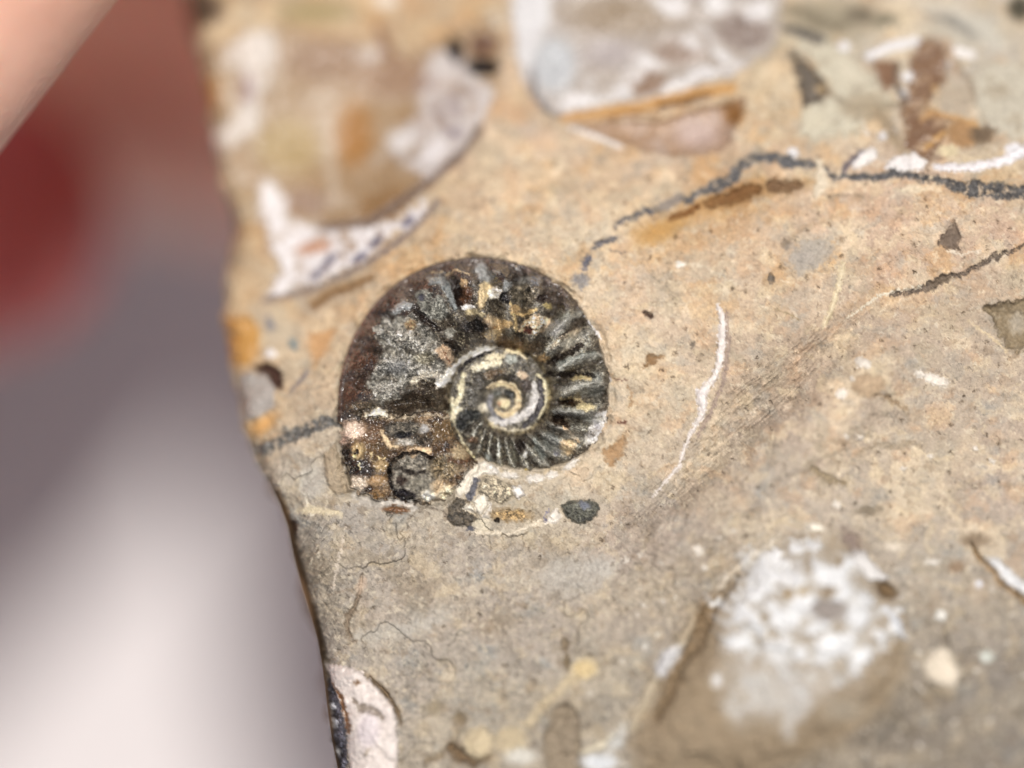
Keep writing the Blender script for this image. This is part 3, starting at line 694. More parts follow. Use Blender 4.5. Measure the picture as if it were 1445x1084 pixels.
# --- crystal-studded boss, lower right
bx, by = px + 7 * R.wl[0], py + 7 * R.wl[1]
BOSS = [(880, 1040), (930, 950), (975, 885), (1020, 822), (1068, 778), (1130, 748), (1180, 744), (1222, 772), (1252, 812), (1280, 870), (1290, 930), (1260, 1000), (1180, 1060), (1060, 1110), (900, 1110)]
bsd = poly_sd(bx, by, BOSS)
R.z += (0.09 * sstep(6, -70, bsd) + 0.05 * np.exp(-(((px - 1140) / 100) ** 2 + ((py - 850) / 85) ** 2))).astype(f32)
fl = sstep(8, -26, bsd)[..., None] * 0.8
R.col += fl * (np.array([158, 139, 112], f32) / 255 * (1 + .07 * n15 + .06 * n5)[..., None] - R.col)
R.L([(1068, 776, 5), (1020, 822, 7), (990, 862, 10), (960, 900, 6)], (140, 112, 78), soft=6, dz=-.008, a=.6)
R.L([(985, 866, 12), (950, 914, 14), (920, 966, 14), (890, 1020, 14)], (206, 192, 166), soft=6, w=(6, 5), dz=.03, a=.8)
R.L([(1100, 756, 5), (1060, 782, 9), (1022, 820, 9), (998, 852, 8)], (222, 210, 190), soft=3, w=(4, 4), dz=.03, name='white_vein', mat=W)
R.L([(1040, 812, 8), (1016, 846, 16), (984, 896, 22), (956, 950, 20), (930, 1010, 16)], (132, 110, 82), soft=9, w=(6, 5), dz=-.03, bev=10, a=.75)  # inside of the ridge: brown flank and the ridge's shadow in one colour
R.E(1000, 862, 14, 26, (135, 112, 82), rot=-30, soft=9, a=.8); R.P([(1186, 742), (1212, 752), (1216, 785), (1204, 780), (1190, 762)], (142, 126, 116), soft=8, w=(4, 5), dz=-.012)
bos = R.P([(1040, 800), (1090, 772), (1140, 760), (1190, 770), (1226, 810), (1244, 860), (1240, 930), (1210, 960), (1120, 1010), (1050, 1020), (1022, 950), (1020, 870)], (216, 214, 211), soft=30, w=(16, 14), a=.6, mix2=((150, 132, 106), 20, .05, .45, .8), name='crystal_bed', mat='rock', label='blurred boss crowded with white calcite crystals at lower right')
rng = np.random.RandomState(8)
blobs = [(1094, 784, 11, 18), (1128, 770, 16, 8), (1150, 772, 12, 8), (1078, 810, 18, 20), (1062, 832, 16, 14), (1050, 862, 16, 14), (1112, 812, 22, 14), (1130, 848, 24, 22), (1082, 852, 14, 10), (1170, 812, 28, 18), (1185, 840, 18, 12), (1196, 800, 12, 12), (1100, 872, 28, 14),
         (1040, 905, 22, 16), (1068, 880, 16, 14), (1205, 868, 22, 16), (1150, 880, 18, 10), (1170, 908, 28, 16), (1100, 915, 12, 26), (1128, 920, 10, 18), (1160, 925, 14, 10), (1212, 925, 18, 14), (1190, 896, 16, 8), (1082, 905, 10, 10), (1215, 842, 10, 12), (1150, 795, 8, 8), (1060, 915, 10, 8), (1202, 945, 10, 8), (1240, 900, 8, 18), (1262, 880, 8, 20)]
for (x, y, rx, ry) in blobs:
    g = rng.uniform(236, 252)
    R.E(x, y, rx, ry, (g - 2, g, g + 2), rot=rng.uniform(-30, 30), soft=4, w=(9, 11), dz=.02, name='calcite_crystal', mat=W, par=bos)
for _i in range(90):
    _a, _r = rng.uniform(0, 6.283), rng.uniform(.55, 1.25)
    x, y = 1136 + 112 * _r * math.cos(_a), 872 + 96 * _r * math.sin(_a)
    if y > 770:
        R.E(x, y, rng.uniform(4, 11), rng.uniform(3, 8), (236, 238, 240), rot=rng.uniform(-40, 40), soft=4, w=(6, 8), a=rng.uniform(.35, .8), dz=.008)
for (x, y, rx, ry, c) in [(1165, 858, 26, 14, (160, 152, 146)), (1166, 832, 8, 5, (140, 115, 80)), (1076, 868, 6, 8, (150, 132, 105)), (1110, 838, 5, 7, (170, 140, 90)), (1128, 832, 5, 4, (175, 140, 80))]:
    R.E(x, y, rx, ry, c, soft=5, w=(3, 4), dz=-.015)
R.E(1060, 980, 40, 26, (206, 204, 200), soft=16, w=(14, 12), a=.85, mix2=((160, 144, 120), 18, .1, .5, .8)); R.L([(1105, 930, 24), (1125, 985, 28), (1110, 1030, 20)], (202, 200, 197), soft=12, w=(12, 10), a=.75); R.E(1190, 1000, 30, 16, (178, 170, 155), soft=12, a=.6)
R.P([(1198, 778), (1218, 778), (1238, 802), (1258, 814), (1224, 820), (1206, 800)], (240, 238, 236), soft=3, w=(2, 3), dz=.06, bev=8, name='calcite_crystal', mat=W, label='bright white wedge-shaped crystal on the right of the boss')
R.E(1250, 832, 16, 10, (120, 98, 70), rot=-35, soft=6, dz=-.04)  # shadow under the white wedge painted dark, over a small hollow
R.L([(1246, 856, 10), (1262, 876, 13), (1278, 900, 8)], (232, 236, 242), soft=3, w=(2, 4), dz=.03, name='calcite_crystal', mat=W)
R.E(1150, 744, 13, 6, (245, 238, 222), soft=3, rot=-10, dz=.03, name='calcite_crystal', mat=W); R.E(943, 933, 26, 14, (224, 224, 226), rot=55, soft=5, w=(4, 4), dz=.02, name='calcite_crystal', mat=W)
R.E(870, 1045, 26, 10, (215, 215, 212), rot=55, soft=6, a=.7); R.E(1010, 958, 8, 10, (222, 220, 218), soft=4)
R.P([(1300, 930), (1322, 914), (1345, 922), (1358, 945), (1348, 972), (1322, 970), (1302, 952)], (238, 226, 206), soft=5, w=(4, 3), dz=.05, bev=14, name='limestone_lump', mat='rock', label='pale cream lump right of the crystal boss')
R.P([(1382, 790), (1400, 784), (1436, 812), (1475, 842), (1475, 850), (1430, 838), (1400, 815)], (222, 224, 226), soft=5, w=(3, 4), dz=.03, name='white_streak', mat=W)
R.L([(1370, 766, 6), (1384, 788, 8), (1410, 820, 8), (1450, 850, 8)], (165, 138, 102), soft=5, dz=-.03); R.E(1375, 762, 20, 9, (140, 122, 100), soft=6); R.E(1350, 800, 12, 8, (150, 128, 105), soft=5)
R.E(1316, 794, 10, 5, (238, 232, 222), soft=3, dz=.02); R.E(1326, 868, 9, 9, (246, 244, 236), soft=3, dz=.03); R.E(1382, 825, 6, 6, (225, 225, 230), soft=3); R.E(1392, 926, 10, 9, (216, 220, 212), soft=4); R.E(1262, 772, 14, 6, (226, 214, 196), soft=4)
R.L([(1290, 802, 6), (1330, 804, 8)], (165, 155, 138), soft=5)
for (x, y, rx, ry) in [(1215, 512, 12, 7), (1200, 533, 4, 4), (1320, 536, 20, 7), (1298, 528, 8, 5), (1185, 556, 8, 8), (1213, 617, 5, 3), (1193, 617, 4, 3), (985, 775, 7, 6), (993, 800, 5, 5), (1180, 712, 7, 5), (1313, 644, 4, 3), (1276, 662, 4, 3), (1376, 634, 4, 4), (1400, 650, 5, 3)]:
    R.E(x, y, rx, ry, (238, 230, 218), soft=2, rot=-20, dz=.012)
R.E(1222, 545, 24, 18, (196, 172, 142), soft=4, dz=.02, w=(4, 4)); R.L([(1238, 562, 3), (1252, 558, 4), (1275, 574, 3)], (145, 122, 94), soft=5, w=(6, 6), dz=-.01); R.L([(1148, 662, 8), (1168, 676, 10), (1190, 684, 6)], (152, 136, 108), soft=8, w=(6, 6), dz=-.012); R.L([(1205, 640, 4), (1250, 630, 4), (1300, 628, 5)], (160, 145, 122), soft=6, w=(6, 6), dz=-.006)
R.E(1226, 722, 14, 7, (138, 126, 108), soft=6, w=(4, 5), dz=-.012)
# --- broken shell pieces under the ammonite
WS = (240, 232, 216)
R.P([(683, 650), (705, 664), (703, 672), (683, 669), (669, 676), (660, 694), (648, 700), (640, 690), (652, 676), (664, 660)], WS, w=(1, 1.5), dz=.02, name='shell_chip', mat=W, label='white shell chip below the ammonite')
R.L([(671, 677, 8), (669, 688, 9), (663, 701, 11)], (104, 104, 112), w=(1, 1), dz=.01, name='slate_chip', mat='vein')
R.P([(676, 676), (691, 671), (724, 685), (728, 700), (707, 711), (693, 706), (676, 696)], (168, 157, 136), w=(2, 2), dz=.018, rough=.006, name='stone_chip', mat='rock')
R.P([(722, 686), (735, 687), (743, 699), (729, 704)], (243, 238, 232), w=(1, 1), dz=.025, bev=4, name='shell_chip', mat=W)
R.P([(634, 716), (645, 701), (660, 707), (652, 718), (667, 726), (674, 733), (662, 744), (639, 742), (631, 732)], (92, 84, 72), w=(1, 2), dz=.02, rough=.016, name='dark_chip', mat='rough')
R.P([(667, 707), (676, 697), (686, 699), (690, 712), (678, 728), (671, 718)], WS, w=(1, 1), dz=.025, bev=5, name='shell_chip', mat=W)
R.P([(687, 702), (694, 713), (690, 733), (680, 729), (691, 713)], (234, 228, 218), w=(1, 1), dz=.02, bev=4, name='shell_chip', mat=W)
R.P([(650, 718), (664, 709), (670, 718), (667, 722)], WS, w=(.5, .5), dz=.02, bev=4, name='shell_chip', mat=W)
R.E(680, 741, 12, 9, (222, 212, 190), soft=3, dz=.01); R.E(721, 727, 28, 8, (168, 142, 102), soft=4, w=(2, 4), dz=-.01, rough=.006); R.E(701, 734, 3.5, 3.5, (42, 34, 26), soft=1, dz=-.02); R.E(664, 746, 6, 4, (88, 88, 96), soft=1.5)
R.L([(669, 752, 5), (697, 752, 7), (721, 753, 5), (738, 745, 6), (760, 738, 8), (778, 740, 5)], (232, 220, 198), w=(1.5, 2), soft=1.5, dz=.012, bev=4, name='shell_seam', mat=W)
R.P([(769, 737), (776, 723), (785, 716), (793, 730), (785, 740)], (238, 230, 218), w=(1, 1.5), dz=.02, bev=5, name='shell_chip', mat=W)
R.L([(774, 720, 2), (768, 730, 2), (773, 736, 2)], (130, 128, 150), soft=1)
R.P([(792, 714), (805, 706), (840, 706), (847, 718), (835, 735), (814, 740), (799, 730)], (92, 92, 82), w=(1.5, 2), dz=.025, rough=.016, name='dark_chip', mat='rough', label='dark oval crystalline chip below the right side of the ammonite')
R.E(824, 713, 9, 5, (125, 130, 142), rot=-20, soft=2)
for (x, y, rx, ry, ro) in [(755, 675, 14, 6, 4), (720, 671, 13, 5, -8), (779, 670, 10, 5, 15), (694, 662, 12, 5, -28), (806, 655, 14, 5, 40)]:
    R.E(x, y, rx, ry, (238, 232, 222), rot=ro, w=(1, 1), soft=1.3, dz=.015, name='shell_chip', mat=W)
R.L([(540, 712, 8), (560, 708, 12), (585, 716, 8)], (228, 222, 214), soft=3, w=(1, 1)); R.E(558, 719, 19, 6, (132, 96, 66), rot=-4, w=(.5, 1), soft=1.2, dz=.03, name='amber_grain', mat='amber', label='almond-shaped amber grain just below the ammonite')
R.L([(500, 700, 8), (520, 710, 10), (545, 714, 6)], (215, 208, 198), soft=4)
R.L([(575, 735, 1.5), (600, 716, 2), (628, 724, 2), (640, 742, 2)], (130, 118, 104), soft=1.2, dz=-.012)

def ragged(s_, amp, sc, seed):
    H, Wd = s_.z.shape
    st = s_.xs[len(s_.xs) // 2 + 1] - s_.xs[len(s_.xs) // 2]
    ox = fbm(s_.px / sc, s_.py / sc, 2, seed) * amp / st
    oy = fbm(s_.px / sc, s_.py / sc, 2, seed + 5) * amp / st
    jj, ii = np.meshgrid(np.arange(H), np.arange(Wd), indexing='ij')
    s_.col = s_.col[np.clip((jj + oy).round().astype(int), 0, H - 1), np.clip((ii + ox).round().astype(int), 0, Wd - 1)]


ragged(R, 3.2, 5.0, 301)
# --- edges and the seat of the ammonite
sdv = poly_sd(px + 4 * R.wh[0] + 5 * R.wl[0], py + 3 * R.wh[1], SIL)
drop = np.clip(1 + sdv / 26.0, 0, 1)
R.z -= (0.11 * drop ** 2.2).astype(f32)
wide = np.clip(1 + sdv / (52 + 16 * R.wl[0] + 5 * R.wh[0]), 0, 1) * sstep(640, 760, py)
R.z -= (0.10 * wide ** 1.6).astype(f32)
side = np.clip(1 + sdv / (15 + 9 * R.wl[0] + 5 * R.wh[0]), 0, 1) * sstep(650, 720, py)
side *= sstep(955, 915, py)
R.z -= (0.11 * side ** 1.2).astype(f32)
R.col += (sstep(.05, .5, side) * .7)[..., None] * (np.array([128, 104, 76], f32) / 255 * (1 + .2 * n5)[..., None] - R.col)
OUT = [(476, 600), (477, 575), (482, 530), (492, 490), (508, 455), (530, 425), (560, 398), (595, 378), (630, 368), (665, 364), (700, 366), (735, 374), (765, 387), (795, 405), (822, 432), (842, 465), (856, 500), (863, 535), (864, 565), (858, 595),
       (845, 622), (825, 645), (795, 660), (760, 668), (725, 667), (695, 660), (676, 652), (664, 668), (648, 690), (625, 706), (596, 713), (560, 710), (520, 704), (489, 692), (480, 640)]
osd = poly_sd(px, py, OUT)
R.z -= (0.10 * sstep(-2, -16, osd)).astype(f32)
R.z += (sstep(13, 2, np.abs(osd)) * (0.020 * fbm(px / 21, py / 21, 2, 88) + 0.004 * n5 - 0.006)).astype(f32)
R.z -= (0.20 * sstep(-7, -16, osd)).astype(f32)
R.z -= (0.012 * sstep(6, 1, np.abs(osd - 1 - 3 * R.wl[0])) * sstep(-.5, .2, R.wl[1] + .5 * (px < 640))).astype(f32)
keep = (sdv < 0) & (osd > -22)
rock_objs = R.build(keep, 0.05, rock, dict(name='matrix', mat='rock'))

# sides and underside of the rock: rings dropping from the outline, undercut and uneven
def rock_sides():
    pts = []
    n = len(SIL)
    for i in range(n):
        a, b = np.array(SIL[i]), np.array(SIL[(i + 1) % n])
        m = max(2, int(np.hypot(*(b - a)) / 9))
        for t in range(m):
            pts.append(a + (b - a) * t / m)
    pts = np.array(pts)
    z0 = base_z(pts[:, 0], pts[:, 1])
    X = (pts[:, 0] - 722.5) / S * (D - z0) / D; Y = (542 - pts[:, 1]) / S * (D - z0) / D
    cx, cy = 0.9, 0.0
    m = len(X)
    ang = np.arange(m) / m * 2 * np.pi
    verts = []; levels = 26
    for l in range(levels + 1):
        t = l / levels
        inset = 0.012 + 0.10 * t + 0.55 * t ** 3
        wob = 0.05 * fbm(np.cos(ang) * 9 + l * 0.23, np.sin(ang) * 9 + l * 0.31, 3, 90) * min(1, t * 6) + 0.02 * fbm(np.arange(m) / 5.0, np.full(m, l * 0.7), 2, 91) * min(1, t * 6)
        s_ = 1 - inset * 0.45 + wob
        zz = (z0 - 0.075) * (1 - t) + (-2.35) * t
        verts.append(np.stack([cx + (X - cx) * s_, cy + (Y - cy) * s_, zz], -1))
    V = np.concatenate(verts + [np.array([[cx, cy, -2.45]])])
    F = []
    for l in range(levels):
        for i in range(m):
            j = (i + 1) % m
            F.append((l * m + i, (l + 1) * m + i, (l + 1) * m + j, l * m + j))
    c = len(V) - 1
    F += [(levels * m + i, c, levels * m + (i + 1) % m) for i in range(m)]
    me = bpy.data.meshes.new("rock_side")
    me.from_pydata(V.tolist(), [], F)
    me.shade_smooth()
    col = np.array([150, 118, 88]) / 255 * (1 + 0.18 * fbm(V[:, 0] * 5 + V[:, 2] * 3, V[:, 1] * 5 - V[:, 2] * 4, 4, 95))[:, None]
    lin = srgb2lin(col) / K
    at = me.attributes.new("tint", 'FLOAT_COLOR', 'POINT')
    at.data.foreach_set("color", np.concatenate([lin, np.ones((len(lin), 1))], 1).astype(f32).ravel())
    me.materials.append(MAT['rock'])
    ob = bpy.data.objects.new("rock_side", me)
    COLL.objects.link(ob); ob.parent = rock


rock_sides()

# ------------------------------------------------------------------ the ammonite
A = Surf(np.arange(462, 882, 0.85), np.arange(350, 728, 0.85), seed=50)
px, py = A.px, A.py
CX, CY = 711.0, 568.0
RT = np.array([(-1080, 4), (-990, 8), (-900, 12), (-810, 18), (-720, 22), (-630, 25), (-540, 29), (-495, 34), (-450, 41), (-405, 52), (-360, 62), (-315, 72), (-270, 78), (-229, 81), (-180, 77), (-133, 84), (-110, 92), (-90, 100), (-64, 111), (-48, 123), (-34, 136),
               (-15, 148), (0, 153), (25, 162), (51, 175), (75, 192), (90, 203), (112, 217), (132, 228), (160, 233), (180, 235), (197, 240), (226, 245)], float)
dx, dy = px - CX, CY - py
rr = np.hypot(dx, dy) + 0.8 * A.wh[0]
th = np.degrees(np.arctan2(dy, dx))
th = np.where(th <= -134, th + 360, th)
phi = np.full(px.shape, np.nan); rin = np.zeros(px.shape); rout = np.ones(px.shape)
for kk in (0, -1, -2):
    ph = th + 360 * kk
    ro = np.interp(ph, RT[:, 0], RT[:, 1]); ri = np.interp(ph - 360, RT[:, 0], RT[:, 1])
    m = (rr <= ro)
    phi = np.where(m, ph, phi); rin = np.where(m, ri, rin); rout = np.where(m, ro, rout)
inw = ~np.isnan(phi)
APER = [(476, 562), (479, 640), (489, 692), (520, 704), (560, 710), (596, 713), (625, 706), (648, 690), (664, 668), (678, 653), (658, 632), (644, 610), (635, 562)]
apd = poly_sd(px + 4 * A.wh[0], py + 4 * A.wh[1], APER)
isap = (apd < 0) & ~((rr < np.interp(np.where(th > 180, th - 360, th), RT[:, 0], RT[:, 1])) & (th > 150) | (rr < 84) & (th < 0))
inw = inw & ~((th + 1.5 * A.wh[0] > 187) & (phi > 100))
ph0 = np.nan_to_num(phi, nan=0.0)
wd = np.maximum(rout - rin, 1)
u = np.clip((rr - rin) / wd, 0, 1)
# whorl section: steep umbilical wall, broad flank, rounded venter
prof = np.clip(u / 0.22, 0, 1) ** 0.6 * (1 - 0.10 * u) * (0.52 + 0.48 * np.sqrt(np.clip(1 - np.clip((u - 0.60) / 0.42, 0, 1) ** 2.4, 0, 1)))
hgt = 0.62 * wd / S * np.where(ph0 > 0, 0.62, 0.75)
hgt = np.minimum(hgt, 0.15)
# ribs: crest angles along the spiral
crest = [-640, -600, -560, -525, -490, -455, -425, -398, -372, -346, -322, -298, -276, -255, -235, -216, -198, -182, -166, -151, -137, -124, -112, -100, -88, -76, -64, -51, -38, -24, -9, 8, 30, 49, 68, 85, 101, 116, 130, 144, 158, 172]
crest = np.array(crest, float)
sw = 10 * (u - 0.2) * np.where(ph0 > -140, 1, .5) + 1.2 * A.wh[1] + 1.5 * A.wl[0]
pr = ph0 - sw
ci = np.clip(np.searchsorted(crest, pr), 1, len(crest) - 1)
lo_, hi_ = crest[ci - 1], crest[ci]
t = (pr - lo_) / (hi_ - lo_)
near = np.where(t < .5, ci - 1, ci)
rb = (0.5 + 0.5 * np.cos(2 * np.pi * t)) ** 0.62           # 1 on crest, 0 in the furrow
ribw = sstep(0.03, 0.22, u) * sstep(1.0, 0.78, u) * np.where(ph0 > 100, 0.55, 1) * np.where(ph0 < -150, 0.25, 1)
amp = np.where(ph0 > -20, 0.10, 0.066) * np.clip(wd / 90, 0.25, 1)
seam_z = -0.085
A.z += np.where(inw, seam_z + hgt * prof + amp * ribw * (rb - 0.5), -0.02).astype(f32)

# colours of the shell: dark furrows, greenish grey crests, cream in the seams
dark = np.array([66, 57, 47], f32) / 255
brown = np.array([66, 54, 45], f32) / 255
grey_ = np.array([132, 131, 120], f32) / 255
A.col[:] = dark
mix = (rb * ribw * np.clip(0.85 + 0.5 * A.gr, 0.2, 1.2))[..., None]
A.col += mix * (grey_ - A.col) * np.where(ph0 > 62, 0.6, 1.0)[..., None]
uv = u + 0.07 * A.wl[0] + 0.05 * A.wh[0]
ven = (sstep(0.64, 0.76, uv) * sstep(30, 70, ph0))[..., None]
A.col += ven * (brown * (1 + 0.35 * fbm(ph0 / 5.0, u * 3.0, 3, 59) + .25 * A.wl[1])[..., None] - A.col)
seam = (sstep(0.10, 0.0, u) * sstep(.0, .5, 0.35 + A.gr))[..., None]
A.col += seam * (np.array([150, 135, 100], f32) / 255 - A.col) * 0.8
innerm = sstep(-130, -180, ph0)[..., None]
A.col += innerm * (np.array([100, 95, 80], f32) / 255 - A.col) * 0.55
A.col *= (1 + 0.30 * A.gr + 0.28 * A.gf + 0.15 * fbm(px / 1.7, py / 1.7, 1, 58))[..., None].clip(.3, 2.2)
A.z += (0.004 * A.gr + 0.0026 * A.gf) * np.where((ph0 > 52) & (u > .7), .3, 1)
A.z += (0.006 * fbm(px / 16, py / 16, 3, 57)).astype(f32)
# fine glitter: glints painted as cream specks on the dark shell
f1, f2, cid = worley(px / 3.6, py / 3.6, 61)
gl = (cid > 0.62) * sstep(0.38, 0.14, f1) * (ph0 < 185)
glw = np.clip(0.75 + 0.7 * A.wl[0], 0, 1)
A.col += (gl * glw * (0.15 + 0.65 * (1 - sstep(0.5, 0.66, u) * (ph0 > 40))))[..., None] * (np.array([205, 195, 160], f32) / 255 - A.col) * 0.75
A.z += (0.004 * gl * glw).astype(f32)

# labels: outer whorl is label 0; each rib, the inner whorls and the aperture are pieces of their own
def region(mask, name, mat, par=None, label=None):
    i = A.next; A.next += 1
    A.lab[mask] = i
    A.reg[i] = dict(name=name, mat=mat, par=par, label=label)
    return i


venter = region(inw & (uv > 0.70) & (ph0 > 52), 'venter', 'glossy', label='smooth glossy dark brown outer rim of the ammonite')
region(inw & (ph0 <= -134) & (ph0 > -494), 'inner_whorl', 'ammo', label='second whorl of the ammonite')
region(inw & (ph0 <= -494), 'umbilicus', 'ammo', label='tight cream and grey centre coil')
for i, c in enumerate(crest):
    if c < -134 or c > 135:
        continue
    region(inw & (near == i) & (rb > 0.30) & (u > 0.08) & (u < 0.92) & (A.lab == 0), 'rib', 'ammo')

# outer rim line of the venter
rimd = np.abs(rr - (rout - 5))
A.col += (sstep(3, 1, rimd) * (ph0 > 60) * sstep(-.5, .4, A.gr))[..., None] * (np.array([112, 96, 92], f32) / 255 - A.col) * 0.6
A.z += (0.006 * sstep(5, 2, np.abs(rr - (rout - 3))) * (ph0 > 40)).astype(f32)

# aperture / body chamber filled with brown calcite
ap_all = isap & ~inw
apn = fbm(px / 19, py / 16, 4, 63); apm = fbm(px / 12 + 9, py / 12, 3, 64)
apc = np.array([92, 70, 48], f32) + sstep(.05, .4, apn)[..., None] * (np.array([168, 142, 108], f32) - np.array([92, 70, 48], f32)) * .55
apc = apc + sstep(.05, .35, -apn)[..., None] * (np.array([52, 38, 28], f32) - apc) * .85
apc = apc + sstep(.2, .5, apm)[..., None] * (np.array([122, 116, 102], f32) - apc) * .5
A.col[ap_all] = (apc / 255 * (1 + 0.30 * A.gr + 0.2 * A.gf)[..., None])[ap_all]
tt = np.clip(-(apd + 4 * A.wh[1]) / 26, 0, 1)
A.z += np.where(ap_all, -0.03 + 0.105 * np.sqrt(tt * (2 - tt)) + 0.022 * A.wl[0] + 0.012 * A.wh[0], 0).astype(f32)
body = region(ap_all, 'body_chamber', 'amber', label='broken body chamber filled with brown translucent calcite')

dk = dict(w=(1, 1.2), soft=1.2)
# crystalline infill where the shell is broken away
A.P([(528, 465), (543, 449), (560, 446), (578, 447), (590, 442), (601, 462), (616, 477), (623, 487), (630, 506), (640, 528), (612, 536), (576, 538), (570, 551), (538, 572), (519, 540), (529, 515), (545, 495), (531, 478)], (146, 143, 134), w=(4, 6), soft=2.5, mix2=((92, 86, 76), 12, .05, .4, .75),
    dz=-.012, rough=.022, var=.3, name='crystal_infill', mat='rough', label='rough grey crystals where the shell is broken away')
A.E(600, 505, 14, 9, (150, 140, 110), soft=4, a=.5); A.E(560, 520, 16, 10, (140, 142, 145), soft=5, a=.6); A.L([(580, 538, 7), (604, 530, 9), (620, 531, 6)], (200, 190, 172), soft=2)
A.L([(556, 441, 10), (570, 431, 14), (584, 433, 8)], (140, 144, 144), soft=2.5, dz=.012, w=(1, 2)); A.E(580, 458, 8, 8, (170, 140, 105), soft=3, rough=.012)
A.L([(586, 434, 9), (601, 450, 11), (617, 466, 8)], (40, 31, 26), dz=-.02, bev=5, w=(2, 4), soft=2.5)
A.P([(584, 415), (597, 407), (610, 412), (625, 421), (635, 442), (623, 453), (604, 449), (594, 436)], (118, 118, 110), w=(1.5, 2), soft=1.5, dz=.02, rough=.018, name='crystal_infill', mat='rough')
A.E(595, 420, 5, 5, (88, 88, 100), soft=2, dz=-.015); A.E(613, 417, 4, 3, (60, 55, 50), soft=1.5)
A.L([(607, 397, 9), (622, 396, 13), (634, 412, 14), (642, 434, 10)], (122, 128, 128), soft=3, w=(1, 2), dz=.018)
A.L([(640, 396, 10), (646, 415, 12), (649, 432, 9)], (40, 30, 26), soft=2, dz=-.02, w=(1, 1))
A.E(655, 401, 7, 7, (176, 146, 104), soft=1.5, dz=.018, name='nodule', mat='amber'); A.E(658, 418, 9, 14, (88, 58, 38), soft=3, dz=.012, name='nodule', mat='amber'); A.E(660, 433, 10, 3.5, (232, 230, 228), soft=1, dz=.01)  # the thin white spot is a highlight painted on the nodule
A.L([(610, 385, 1.5), (620, 386, 2), (624, 383, 1)], (172, 150, 112), soft=.8, w=(1, 2)); A.L([(629, 388, 2), (645, 382, 2), (661, 387, 2)], (172, 150, 112), soft=.8, w=(1, 2))
A.P([(613, 494), (625, 485), (635, 494), (642, 506), (638, 520), (627, 516)], (184, 156, 126), soft=2, w=(2, 3), dz=.022, bev=5, name='calcite_facet', mat='amber')
A.L([(626, 498, 3), (634, 512, 3)], (125, 85, 60), soft=1); A.P([(627, 482), (641, 480), (652, 494), (646, 501), (636, 492)], (44, 36, 30), dz=-.02, bev=4, **dk)
A.P([(535, 512), (518, 540), (500, 575), (482, 575), (490, 535), (505, 500), (520, 480)], (66, 46, 34), soft=4, w=(2, 2), a=.8); A.P([(545, 572), (575, 552), (634, 545), (635, 580), (600, 578), (550, 584)], (62, 50, 38), soft=6, w=(5, 5), dz=-.018, bev=14, mix2=((110, 98, 80), 10, .1, .45, .6))
A.E(510, 575, 22, 10, (88, 76, 56), soft=5, a=.6, rough=.010)
# top encrustation
A.L([(678, 380, 18), (685, 394, 16)], (142, 143, 142), soft=4, w=(1, 2), dz=.012); A.E(700, 384, 6, 3, (120, 118, 112), soft=2)
A.P([(674, 438), (676, 402), (686, 396), (695, 406), (688, 424), (683, 436)], (194, 172, 130), soft=1.2, dz=.022, bev=5, w=(1, 1), name='nodule', mat='shell'); A.E(698, 414, 10, 9, (230, 220, 200), rot=30, soft=1.2, dz=.03, name='nodule', mat='shell', label='white rounded bead on the top of the ammonite')
A.E(715, 404, 7, 9, (132, 136, 136), soft=1.5, dz=.02, name='nodule', mat='rough'); A.E(714, 421, 10, 9, (22, 20, 24), soft=2, dz=-.03); A.E(742, 398, 9, 10, (122, 122, 116), soft=3, dz=.012); A.E(740, 415, 24, 16, (98, 90, 76), soft=5, rough=.016)
A.E(757, 396, 9, 7, (92, 92, 95), soft=3); A.E(765, 422, 8, 5, (40, 28, 26), soft=2, dz=-.02); A.E(771, 433, 6, 5, (192, 172, 112), soft=1.5, dz=.012)
A.L([(721, 428, 4), (726, 446, 4), (729, 468, 4)], (202, 176, 124), soft=1.2, dz=.012, w=(2, 2)); A.L([(723, 442, 4), (740, 444, 4), (756, 438, 4)], (202, 172, 118), soft=1.2, dz=.012, w=(2, 2)); A.E(727, 436, 7, 6, (192, 160, 112), soft=2, dz=.01)
A.P([(738, 455), (746, 448), (760, 446), (778, 450), (772, 462), (756, 474), (746, 466), (734, 470)], (220, 190, 150), soft=1.5, w=(2, 2), dz=.025, rough=.010, name='encrustation', mat='shell', label='cream crust on the upper right of the ammonite')
A.E(746, 466, 7, 4, (85, 45, 35), rot=-20, soft=1.5, dz=-.02); A.E(716, 458, 8, 6, (186, 155, 105), soft=2, dz=.01)
A.E(694, 464, 15, 17, (194, 166, 120), soft=2, dz=.035, w=(1, 2), name='nodule', mat='amber', label='rounded tan nodule above the inner coil'); A.E(692, 454, 10, 9, (204, 178, 138), soft=2, dz=.012); A.L([(684, 462, 2), (692, 464, 2), (702, 460, 2)], (130, 92, 55), soft=1)
A.E(726, 486, 32, 9, (96, 72, 46), soft=5, w=(3, 4), rot=-8); A.E(670, 462, 20, 10, (32, 28, 26), soft=5, rough=.016); A.L([(660, 440, 8), (680, 444, 6)], (180, 165, 128), soft=2, w=(2, 3)); A.E(635, 470, 8, 7, (130, 128, 118), soft=2, dz=.01)
